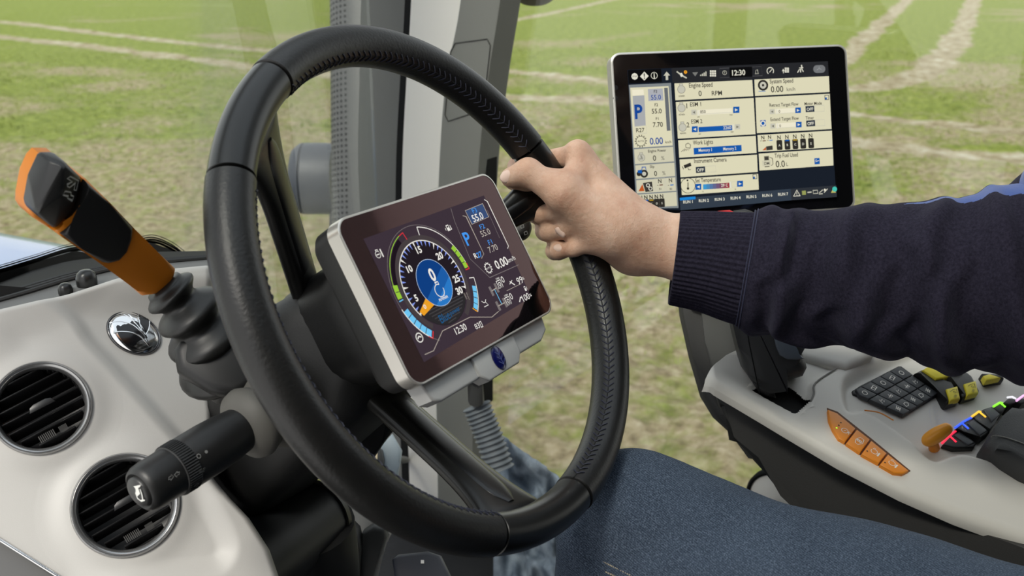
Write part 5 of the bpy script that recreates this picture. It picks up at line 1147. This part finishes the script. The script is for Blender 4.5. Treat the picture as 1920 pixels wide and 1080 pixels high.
lev([(1556, 415), (1615, 372), (1680, 360), (1690, 410), (1600, 440)], None, [[(1556, 412), (1612, 370), (1660, 352)]], (250, 190, 240), 'valve lever with a glowing pink edge at the picture edge', .018)
# upholstered arm pad
fp_ = FK.at(FK.loc(onp(1880, 820, FK.o, FK.z))+V(0, 0, .0))
padl = M('pad_leather', s2l(62, 62, 62), .6, bump=(500, .35, .0008))
pad = root('arm_pad', Fr(onp(1900, 850, FK.o, FK.z), FK.x, z=FK.z), 'dark grey stitched arm pad at the right picture edge', 'armrest pad')
slab(FK, [c6(*p) for p in [(1330, 722), (1338, 690), (1370, 640), (1440, 540), (1520, 470), (1600, 432), (1760, 400), (2400, 600), (2400, 1250), (1900, 1100), (1640, 990), (1480, 890), (1390, 815), (1345, 770)]], .018, .045, .014, 'cushion', padl, pad, ang=60, seg=5)
L = spline([V(*c6(*p)) for p in [(1345, 722), (1355, 708), (1400, 708), (1470, 722), (1560, 752), (1640, 780), (1800, 840)]], 8); gs = []
for a, b in zip(L[:-1], L[1:]): gs.append(tube([onp(*(a*.85+b*.15), FK.o+FK.z*.0185, FK.z), onp(*((a+b)/2), FK.o+FK.z*.0190, FK.z), onp(*(a*.2+b*.8), FK.o+FK.z*.0185, FK.z)], .0006, 5))
o = obj('stitching', cat(*gs), M('thread_light', s2l(170, 166, 158), .6), pad); o['kind'] = 'stuff'
# ------------------------------------------------------------------ joystick grip
FJ = frN(U(1440, 680, 1.05), nrm(-fw+up*.05-rt*.15), rt)
jb = M('grip_charcoal', s2l(50, 50, 50), .5, bump=(800, .15, .0005)); t = root('joystick', U(1450, 745, 1.06)-V(0, 0, .03), 'charcoal joystick grip with a slate pad and a red top button', 'joystick')
slab(FJ, [(1362, 440), (1352, 405), (1362, 397), (1400, 391), (1425, 398), (1470, 470), (1478, 600), (1482, 640), (1496, 662), (1512, 672), (1516, 690), (1508, 706), (1480, 714), (1455, 716), (1452, 738), (1458, 748), (1440, 745), (1424, 735), (1404, 702), (1394, 688), (1384, 650), (1372, 600)], .018, .05, .013, 'grip', jb, t, ang=50, seg=4)
slab(FJ, [(1447, 612), (1478, 618), (1482, 640), (1494, 660), (1508, 672), (1495, 675), (1476, 674), (1462, 666), (1455, 650)], .0200, .006, .002, 'slate_pad', M('slate_blue_pad', s2l(86, 94, 104), .5), t)
obj('grip_seam', tube([FJ.wor(FJ.px(x, y, .0182)) for x, y in [(1398, 600), (1404, 640), (1414, 690), (1424, 738)]], .0006, 6), black, t)
slab(FJ, [(1337, 402), (1346, 395), (1368, 393), (1378, 397), (1376, 408), (1345, 412)], .012, .02, .003, 'red_button', M('red_button', s2l(206, 20, 30), .3), t)
slab(FJ, [(1370, 404), (1376, 394), (1398, 391), (1412, 396), (1412, 412), (1372, 412)], .014, .03, .004, 'top_cap', jb, t)
# terminal / console front support
sp = root('terminal_support', U(1350, 780, 1.2)-V(0, 0, .1), 'charcoal support arm rising behind the joystick to the terminal', 'support')
FSu = frN(U(1330, 680, 1.17), nrm(-fw+up*.1), rt)
slab(FSu, [(1262, 405), (1420, 405), (1420, 690), (1412, 800), (1414, 862), (1379, 814), (1346, 784), (1322, 745), (1300, 670), (1282, 590)], .0, .03, .010, 'arm', cdk, sp, ang=45)
slab(FSu, [(1317, 597), (1322, 640), (1335, 690), (1420, 690), (1420, 560), (1312, 560)], .004, .008, .003, 'cover', M('support_cover', s2l(84, 84, 82), .6), sp, ang=45)
obj('mount', tube([FT.wor((-.02, -.02, -.034)), FT.wor((-.03, -.05, -.06)), U(1335, 520, 1.21)], .022, 16), cdk, sp)
slab(FSu, [(1296, 575), (1315, 582), (1368, 590), (1368, 578), (1296, 566)], .012, .02, .003, 'clip', M('clip_dark', s2l(30, 30, 31), .5), sp)
# round white speaker low on the door sill
fq = frN(onX(1452, 932, 1.375), V(-1, 0, 0), V(0, -1, 0)); t = root('door_speaker', fq, 'round white speaker with a black rim behind the console', 'speaker')
obj('rim', frm(fq, lathe([(.043, -.012), (.044, .002), (.041, .005), (.037, .003)], 40)), black, t, ang=50); obj('cone', frm(fq, lathe([(.0385, .001), (.02, .006), (.0001, .008)], 40)), white, t, ang=70)
# ribbed tube made up in place of an unclear striped reflection
t = root('ribbed_stand_in', U(930, 900, 1.5)-V(0, 0, .05), 'pale ribbed tube standing in for an unclear striped reflection by the corner post', 'stand-in')
pth = np.array([U(893, 760, 1.52), U(915, 815, 1.52), U(938, 880, 1.52)]); pth = spline(pth, 40); rads = [.0205+.0020*math.sin(i*math.pi/3) for i in range(len(pth))]
obj('ribbed_tube', tube(pth, rads, 24), M('ribbed_tube_grey', s2l(104, 110, 116), .5), t, ang=80)
obj('bracket', tube([U(893, 752, 1.50), U(890, 700, 1.46), onX(888, 690, 1.36)], .012, 10), M('ribbed_tube_bracket', s2l(70, 70, 70), .6), t)

t = root('blue_stand_in', U(1000, 1000, 1.55)-V(0, 0, .12), 'crumpled pale blue sheet standing in for an unclear reflection beyond the lower wheel rim', 'cloth')  # made-up sheet where the door glass shows an unclear bluish reflection
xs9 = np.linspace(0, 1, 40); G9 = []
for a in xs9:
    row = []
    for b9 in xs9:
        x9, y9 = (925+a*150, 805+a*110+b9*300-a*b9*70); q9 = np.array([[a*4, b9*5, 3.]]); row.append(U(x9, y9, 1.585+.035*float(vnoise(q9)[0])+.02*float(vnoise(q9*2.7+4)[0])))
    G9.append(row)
o = obj('sheet', grid(np.array(G9)), M('stand_in_blue_mottle', s2l(84, 96, 110), .8, var=(26, s2l(150, 162, 174), .14)), t, ang=180)
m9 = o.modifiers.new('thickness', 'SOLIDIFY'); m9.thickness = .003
# ------------------------------------------------------------------ driver: hand, sleeve, trousers
per = root('person', V(.66, -.15, H-1.05), 'driver in a navy sweatshirt and blue jeans gripping the wheel with one hand', 'person')
def rimp(th, rho, ph):
    th, ph = math.radians(th), math.radians(ph); r_ = RW+rho*math.cos(ph); return FW.wor((r_*math.cos(th), r_*math.sin(th), rho*math.sin(ph)))
prims = []      # (a, b, ra, rb, k)
def chain(pts, rad, k=.006):
    for i in range(len(pts)-1): prims.append((pts[i], pts[i+1], rad[i], rad[i+1], k))
W0 = U(1212, 452, .935)
mcp = [U(1084, 291, .945), U(1092, 310, .965), U(1096, 338, .98), U(1094, 372, .988)]
# metacarpals
for i, (m_, w_, r1, r2) in enumerate(zip(mcp, (U(1195, 425, .932), U(1200, 437, .945), U(1205, 455, .955), U(1200, 470, .958)), (.0112, .0115, .0110, .0105), (.0175, .018, .018, .017))): prims.append((m_, w_, r1, r2, .018))
prims.append((U(1125, 400, .945), U(1185, 440, .94), .022, .024, .02))
prims.append((U(1083, 286, .940), U(1092, 296, .942), .0118, .0105, .008))
prims.append((U(1090, 300, .936), U(1190, 418, .920), .0042, .0050, .010))
prims.append((U(1118, 432, .960), U(1180, 470, .950), .0165, .0195, .016))
# fingers wrapped behind the rim
fing = [(17.5, .0092, 0), (6.5, .0095, 0), (.5, .0090, 0), (-5.8, .0080, 0)]
tips = []
for (th, r_, _), m_ in zip(fing, mcp):
    pip = rimp(th+2, .0345, -62); mid = rimp(th+1, .0285, -105); dip = rimp(th, .0262, -148); tp = rimp(th-1.5, .0262, -192); tp2 = rimp(th-2.0, .0275, -214)
    chain([m_, pip, mid, dip, tp, tp2], [r_*1.18, r_*1.08, r_*1.0, r_*.95, r_*.88, r_*.72], .005); tips.append((dip, tp, tp2, r_))
# thumb along the spoke
tcmc, tmcp, tip_ip, ttip = U(1150, 432, .925), U(1056, 366, .912), U(990, 322, .918), U(958, 333, .928)
chain([U(1190, 446, .93), tcmc, tmcp], [.022, .0215, .0150], .018)
chain([tmcp, tip_ip, ttip], [.0138, .0118, .0096], .006)
prims.append((U(1075, 330, .93), U(1060, 352, .92), .010, .012, .016))      # web
# wrist and forearm
for dy in (-16, 16):
    prims.append((U(1205, 453+dy, .937), U(1300, 468+dy, .930), .0205, .0225, .014)); prims.append((U(1300, 468+dy, .930), U(1500, 498+dy, .912), .0225, .030, .014))
def handsdf(P):
    d = None
    for a, b, ra, rb_, k in prims:
        c = cone(P, a, b, ra, rb_); d = c if d is None else smin(d, c, k)
    d = d+.0006*np.sin(P[..., 0]*260+P[..., 2]*190)*0
    return d
lo = np.min([np.minimum(a, b) for a, b, *_ in prims], 0)-.03; hi = np.max([np.maximum(a, b) for a, b, *_ in prims], 0)+.03
hg = surfnet(handsdf, lo, hi, .0019)
skin = bpy.data.materials.new('skin'); skin.use_nodes = True; nt = skin.node_tree; b_ = nt.nodes['Principled BSDF']
b_.inputs['Roughness'].default_value = .5; b_.inputs['Subsurface Weight'].default_value = .18; b_.inputs['Subsurface Radius'].default_value = (.012, .005, .003); b_.inputs['Subsurface Scale'].default_value = .5
tc = nt.nodes.new('ShaderNodeTexCoord')
skc = ramp(nz(42, 6, .65), [(.28, s2l(204, 154, 128)), (.5, s2l(218, 176, 150)), (.72, s2l(230, 194, 170))]); nt.links.new(skc, b_.inputs['Base Color'])
bp = nt.nodes.new('ShaderNodeBump'); bp.inputs['Distance'].default_value = .0022; bp.inputs['Strength'].default_value = .55; nt.links.new(nz(230, 8, .7, 3), bp.inputs['Height']); nt.links.new(bp.outputs[0], b_.inputs['Normal'])
body = obj('body', hg, skin, per, ang=180)
sm = body.modifiers.new('smooth', 'SMOOTH'); sm.factor = .5; sm.iterations = 4
nail = M('nail', s2l(232, 200, 184), .3)
def nailat(c, n, ax_, w, l):
    f_ = Fr(c, nrm(ax_-(ax_ @ nrm(n))*nrm(n)), z=n)
    obj('fingernail', frm(f_, loft([[(l*k*math.cos(a), w*k*math.sin(a), z-.35*(w*k*math.sin(a))**2/w) for a in np.linspace(0, 2*math.pi, 20, endpoint=False)] for k, z in ((1, -.001), (1, .0002), (.8, .0007), (.3, .0009))])), nail, body, ang=80)
def hit(fn, x, y, d0, d1, st=.0012):
    for d in np.arange(d0, d1, st):
        p = U(x, y, d)
        if fn(p[None].astype(np.float32))[0] < 0: return p
    return U(x, y, (d0+d1)/2)
def grad(fn, p, e=.0015): return nrm([float(fn((p+V(*(np.eye(3)[i]*e)))[None])[0]-fn((p-V(*(np.eye(3)[i]*e)))[None])[0]) for i in range(3)])
for x, y, ax_, w_, l_ in ((1049, 437, rt-up*.35, .0048, .0060), (1046, 464, rt-up*.35, .0042, .0052), (948, 330, -rt-up*.25, .0062, .0072)):
    p = hit(handsdf, x, y, .86, 1.02, .0004); n = grad(handsdf, p); nailat(p-n*.0003, n, ax_, w_, l_)

# sleeve
sp_px = [(1266, 484, .930, 87), (1330, 492, .926, 95), (1395, 503, .920, 105), (1450, 511, .914, 113), (1500, 517, .908, 120), (1600, 521, .895, 131), (1700, 526, .884, 148), (1800, 532, .872, 162), (1900, 526, .862, 181)]
shp = V(.83, -.27, H+.03)
ctr = [U(x, y, d) for x, y, d, _ in sp_px]+[U(2000, 505, .855), U(2090, 430, .845)]; elb = ctr[-1]
ctr += [elb*.72+shp*.28+V(.015, 0, -.01), elb*.35+shp*.65, shp]
rads = [r_/F*d for _, _, d, r_ in sp_px]+[.082, .084, .080, .082, .088]
cpath = spline(ctr, 22); rpath = spline([V(r, 0, 0) for r in rads], 22)[:, 0]
arc_ = np.concatenate([[0], np.cumsum(np.linalg.norm(np.diff(cpath, axis=0), axis=1))])
ncuf = 22*2+2
def sleeve_sec(i0, i1, step, fold, rib, dr=0.0):
    secs = []; mfr = frames(cpath); a = np.linspace(0, 2*math.pi, 300, endpoint=False)
    for i in range(i0, i1, step):
        u, w, t_ = mfr[i]
        # angle measured from the upward direction
        upv = nrm(V(0, 0, 1)-t_*t_[2]); sd_ = np.cross(t_, upv); s_ = arc_[i]; r_ = rpath[i]+dr
        dirs = np.cos(a)[:, None]*upv+np.sin(a)[:, None]*sd_
        rr_ = np.full(len(a), r_)
        if rib: rr_ = rr_+.0007*np.cos(a*62)+.0008*vnoise(np.stack([a*3, 0*a+s_*40, 0*a], 1))
        if fold:
            e = np.clip((s_-arc_[ncuf])/.03, 0, 1)
            q = np.stack([np.cos(a)*1.3+3, np.sin(a)*1.3+5, 0*a+s_*9], 1); n1 = vnoise(q)
            ph = s_*118+1.9*np.sin(a+.7)+2.4*n1; ph2 = s_*205-2.2*np.cos(a-.4)+3*vnoise(q*1.7+7)
            am = .0085*(.55+.45*vnoise(q*.8+11)); am2 = .0030*(.5+.5*vnoise(q*1.1+17))
            wf = .28+1.25*np.clip(np.sin(a)+.10, 0, 1); rr_ = rr_+e*(wf*am*(np.sin(ph)-.35*np.cos(2*ph))+wf*am2*np.sin(ph2)+.004*vnoise(q*np.array([1, 1, .5])+23))+.0058*np.exp(-((s_-arc_[ncuf]-.012)/.012)**2)*(1+.5*n1)
        secs.append(cpath[i]+dirs*rr_[:, None])
    return secs
fab = bpy.data.materials.new('navy_sweatshirt'); fab.use_nodes = True; nt = fab.node_tree; b_ = nt.nodes['Principled BSDF']; b_.inputs['Roughness'].default_value = .95; b_.inputs['Specular IOR Level'].default_value = .1
b_.inputs['Sheen Weight'].default_value = .10; b_.inputs['Sheen Roughness'].default_value = .4; b_.inputs['Sheen Tint'].default_value = (.55, .55, .75, 1); tc = nt.nodes.new('ShaderNodeTexCoord')
nt.links.new(ramp(nz(420, 3, .7), [(.3, s2l(28, 26, 37)), (.7, s2l(48, 45, 59))]), b_.inputs['Base Color']); bp = nt.nodes.new('ShaderNodeBump'); bp.inputs['Distance'].default_value = .0008; bp.inputs['Strength'].default_value = .4; nt.links.new(nz(900, 2, .5), bp.inputs['Height']); nt.links.new(bp.outputs[0], b_.inputs['Normal'])
bluf = M('blue_fleece', s2l(58, 84, 150), .95, sheen=.3, bump=(900, .4, .0008))
secs = sleeve_sec(ncuf-1, len(cpath), 1, True, False)
g = loft(secs, cap=False); m_ = 300; mi = []
for i in range(len(secs)-1):
    s_ = arc_[ncuf-1+i]; 
    for j in range(m_):
        a = 2*math.pi*(j+.5)/m_; a = a if a < math.pi else a-2*math.pi
        wdt = np.clip((s_-arc_[22*6-6])/.10, 0, 1)*.26
        mi.append(1 if (s_ > arc_[22*6-6] and abs(a+.06) < wdt) else 0)
slv_o = obj('sleeve', g, [fab, bluf], per, ang=180, mi=mi)
secs = sleeve_sec(0, ncuf+1, 1, False, True); ins = [cpath[0]+(q-cpath[0])*k+nrm(cpath[3]-cpath[0])*z for q, k, z in ((secs[0], .80, .03), (secs[0], .93, .002), (secs[0], .975, -.0012))]
cuff = obj('ribbed_cuff', loft(ins+secs, cap=False), fab, per, ang=180)
for k in (0, 1):
    i = ncuf-1+k*2; s_ = sleeve_sec(i, i+1, 1, True, False, .0006)[0]; L = np.concatenate([s_, s_[:1]]); gs = [tube([L[j]*.85+L[j+1]*.15, L[j]*.15+L[j+1]*.85], .0006, 5) for j in range(len(L)-1)]
    o = obj('cuff_stitching', cat(*gs), M('navy_thread', s2l(58, 60, 84), .7), cuff); o['kind'] = 'stuff'
# torso, other arm, neck and head (outside the picture)
sh2 = V(.42, -.27, H+.02)
def torso(P):
    d = cone(P, V(.62, -.30, H-.36), V(.62, -.29, H-.02), .145, .150)
    d = smin(d, cone(P, V(.70, -.30, H-.34), V(.72, -.29, H-.05), .11, .115), .08); d = smin(d, cone(P, V(.54, -.30, H-.34), V(.52, -.29, H-.05), .11, .115), .08)
    d = smin(d, cone(P, V(.44, -.28, H+.01), V(.80, -.28, H+.01), .075, .075), .08)
    d = smin(d, cone(P, sh2, V(.36, -.15, H-.26), .070, .055), .04); d = smin(d, cone(P, V(.36, -.15, H-.26), V(.50, .02, H-.36), .052, .042), .03)
    return d
obj('sweatshirt', surfnet(torso, V(.26, -.52, H-.56), V(.96, .12, H+.14), .012), fab, per, ang=180)
def headf(P):
    d = cone(P, V(.62, -.29, H+.04), V(.62, -.26, H+.20), .055, .055)
    d = smin(d, ell(P, Fr(V(.62, -.24, H+.27), V(1, 0, 0), z=V(0, 0, 1)), (.074, .095, .115)), .04)
    d = smin(d, cone(P, V(.62, -.148, H+.275), V(.62, -.128, H+.245), .008, .013), .015)
    for s_ in (-1, 1): d = smin(d, ell(P, Fr(V(.62+.076*s_, -.245, H+.26), V(1, 0, 0), z=V(0, 0, 1)), (.010, .020, .030)), .01)
    d = smin(d, cone(P, V(.59, -.16, H+.205), V(.65, -.16, H+.205), .010, .010), .02)
    return smin(d, cone(P, V(.50, .02, H-.36), V(.57, .09, H-.395), .032, .024), .02)
obj('body', surfnet(headf, V(.42, -.40, H-.46), V(.76, .14, H+.42), .007), skin, per, ang=180)
def hairf(P): return np.maximum(ell(P, Fr(V(.62, -.252, H+.285), V(1, 0, 0), z=V(0, 0, 1)), (.083, .102, .118)), -(P[..., 2]-(H+.255)+ (P[..., 1]+.25)*-.9))
obj('hair', surfnet(hairf, V(.52, -.37, H+.14), V(.72, -.12, H+.42), .008), M('brown_hair', s2l(66, 48, 34), .7, bump=(300, .5, .002)), per, ang=180)
# jeans
kn_, th2, hip = U(1188, 982, .90), U(1640, 1222, .815), V(.72, -.27, H-.50)
shin = V(kn_[0]+.0, kn_[1]+.06, H-.98)
knl, hipl, shl = V(.46, .20, H-.53), V(.53, -.27, H-.50), V(.42, .30, H-.98)
def jeans(P):
    d = smin(cone(P, kn_, th2, .0640, .088), cone(P, th2, hip, .088, .105), .05)
    d = smin(d, cone(P, kn_+V(0, .005, -.01), shin, .062, .052), .03)
    d = smin(d, cone(P, hip, hipl, .12, .12), .06); d = smin(d, cone(P, knl, hipl, .066, .10), .05); d = smin(d, cone(P, knl, shl, .064, .052), .04)
    r1 = np.linalg.norm(P-kn_, axis=-1)
    f_ = .0022*np.sin(P[..., 0]*95+P[..., 1]*60+P[..., 2]*22+2*np.sin(P[..., 2]*30))*np.exp(-(r1/.14)**2)
    lowk = np.clip((kn_[2]-.01-P[..., 2])/.05, 0, 1); f_ = f_+.004*lowk*np.sin(P[..., 0]*190-P[..., 1]*150+P[..., 2]*18)
    return d+f_+.0015*np.sin(P[..., 1]*33+P[..., 0]*21)*np.sin(P[..., 2]*28)
gl_ = [hit(jeans, x, y, .70, 1.0) for x, y in ((1086, 962), (1098, 1010), (1110, 1055), (1122, 1105))]
_jeans0 = jeans
def jeans(P):
    d = _jeans0(P)
    for a, b in zip(gl_[:-1], gl_[1:]): d = d+.013*np.exp(-(np.maximum(cone(P, a, b, 0, 0), 0)/.0075)**2)
    return d
jg = surfnet(jeans, V(.32, -.42, H-1.0), V(.90, .52, H-.34), .0062)
den = bpy.data.materials.new('denim'); den.use_nodes = True; nt = den.node_tree; b_ = nt.nodes['Principled BSDF']; b_.inputs['Roughness'].default_value = .9; b_.inputs['Specular IOR Level'].default_value = .15; tc = nt.nodes.new('ShaderNodeTexCoord')
wv = nt.nodes.new('ShaderNodeTexWave'); wv.inputs['Scale'].default_value = 190; wv.inputs['Distortion'].default_value = 3.5; wv.inputs['Detail'].default_value = 3; mp = nt.nodes.new('ShaderNodeMapping'); mp.inputs['Rotation'].default_value = (.5, .6, .7); nt.links.new(tc.outputs['Object'], mp.inputs[0]); nt.links.new(mp.outputs[0], wv.inputs[0])
tw = ramp(wv.outputs['Fac'], [(.2, s2l(30, 38, 50)), (.8, s2l(92, 104, 120))]); wash = ramp(nz(5, 5, .6), [(.35, s2l(48, 58, 72)), (.65, s2l(92, 106, 124))]); fine = ramp(nz(760, 2, .8), [(.36, s2l(20, 26, 38)), (.5, s2l(52, 63, 80)), (.64, s2l(120, 132, 150))])
nt.links.new(mixc(.35, mixc(.62, tw, fine), wash), b_.inputs['Base Color']); bp = nt.nodes.new('ShaderNodeBump'); bp.inputs['Distance'].default_value = .0006; bp.inputs['Strength'].default_value = .4; nt.links.new(wv.outputs['Fac'], bp.inputs['Height']); nt.links.new(bp.outputs[0], b_.inputs['Normal'])
jo = obj('jeans', jg, den, per, ang=180)
for L_ in (((1120, 1043), (1137, 1056), (1159, 1067), (1187, 1081), (1215, 1092)), ((1127, 1068), (1156, 1082), (1180, 1094))):
    Q = spline([V(*p) for p in L_], 7); gs = []
    for a, b in zip(Q[:-1], Q[1:]): p, q = hit(jeans, *(a*.85+b*.15), .70, 1.0), hit(jeans, *(a*.25+b*.75), .70, 1.0); gs.append(tube([p, q], .0007, 5))
    o = obj('seam_stitching', cat(*gs), M('thread_tan', s2l(170, 160, 140), .7), jo); o['kind'] = 'stuff'
sm = jo.modifiers.new('smooth', 'SMOOTH'); sm.factor = .5; sm.iterations = 3
for x_, y_ in ((kn_, 0), (knl, 0)):
    e_ = shin if x_ is kn_ else shl
    bx0 = V(e_[0], e_[1]+.06, H-1.05)
    obj('shoe', surfnet(lambda P: np.maximum(smin(ell(P, Fr(bx0+V(0, .04, .035), V(1, 0, 0), z=V(0, 0, 1)), (.046, .13, .05)), cone(P, bx0+V(0, -.05, .04), bx0+V(0, -.05, .10), .045, .048), .03), (H-1.05)-P[..., 2]), bx0-V(.08, .16, .01), bx0+V(.08, .22, .17), .008), M('shoe_black', s2l(28, 26, 25), .6), per, ang=60)
# ------------------------------------------------------------------ driver's seat under him
seat = root('driver_seat', V(.62, -.25, H-1.05), 'black cushioned driver seat beneath the person', 'seat')
sbm = M('seat_fabric', s2l(40, 40, 42), .9)
obj('cushion', box((.62, -.14, H-.70), (.48, .46, .13), .04, 4), sbm, seat, ang=60); v, f_ = box((0, 0, 0), (.48, .10, .70), .04, 4); v = v @ np.array([[1, 0, 0], [0, .97, .24], [0, -.24, .97]]).T
obj('backrest', (v+V(.62, -.56, H-.30), f_), sbm, seat, ang=60); obj('pedestal', box((.62, -.18, H-.91), (.30, .34, .28), .03, 2), black, seat)
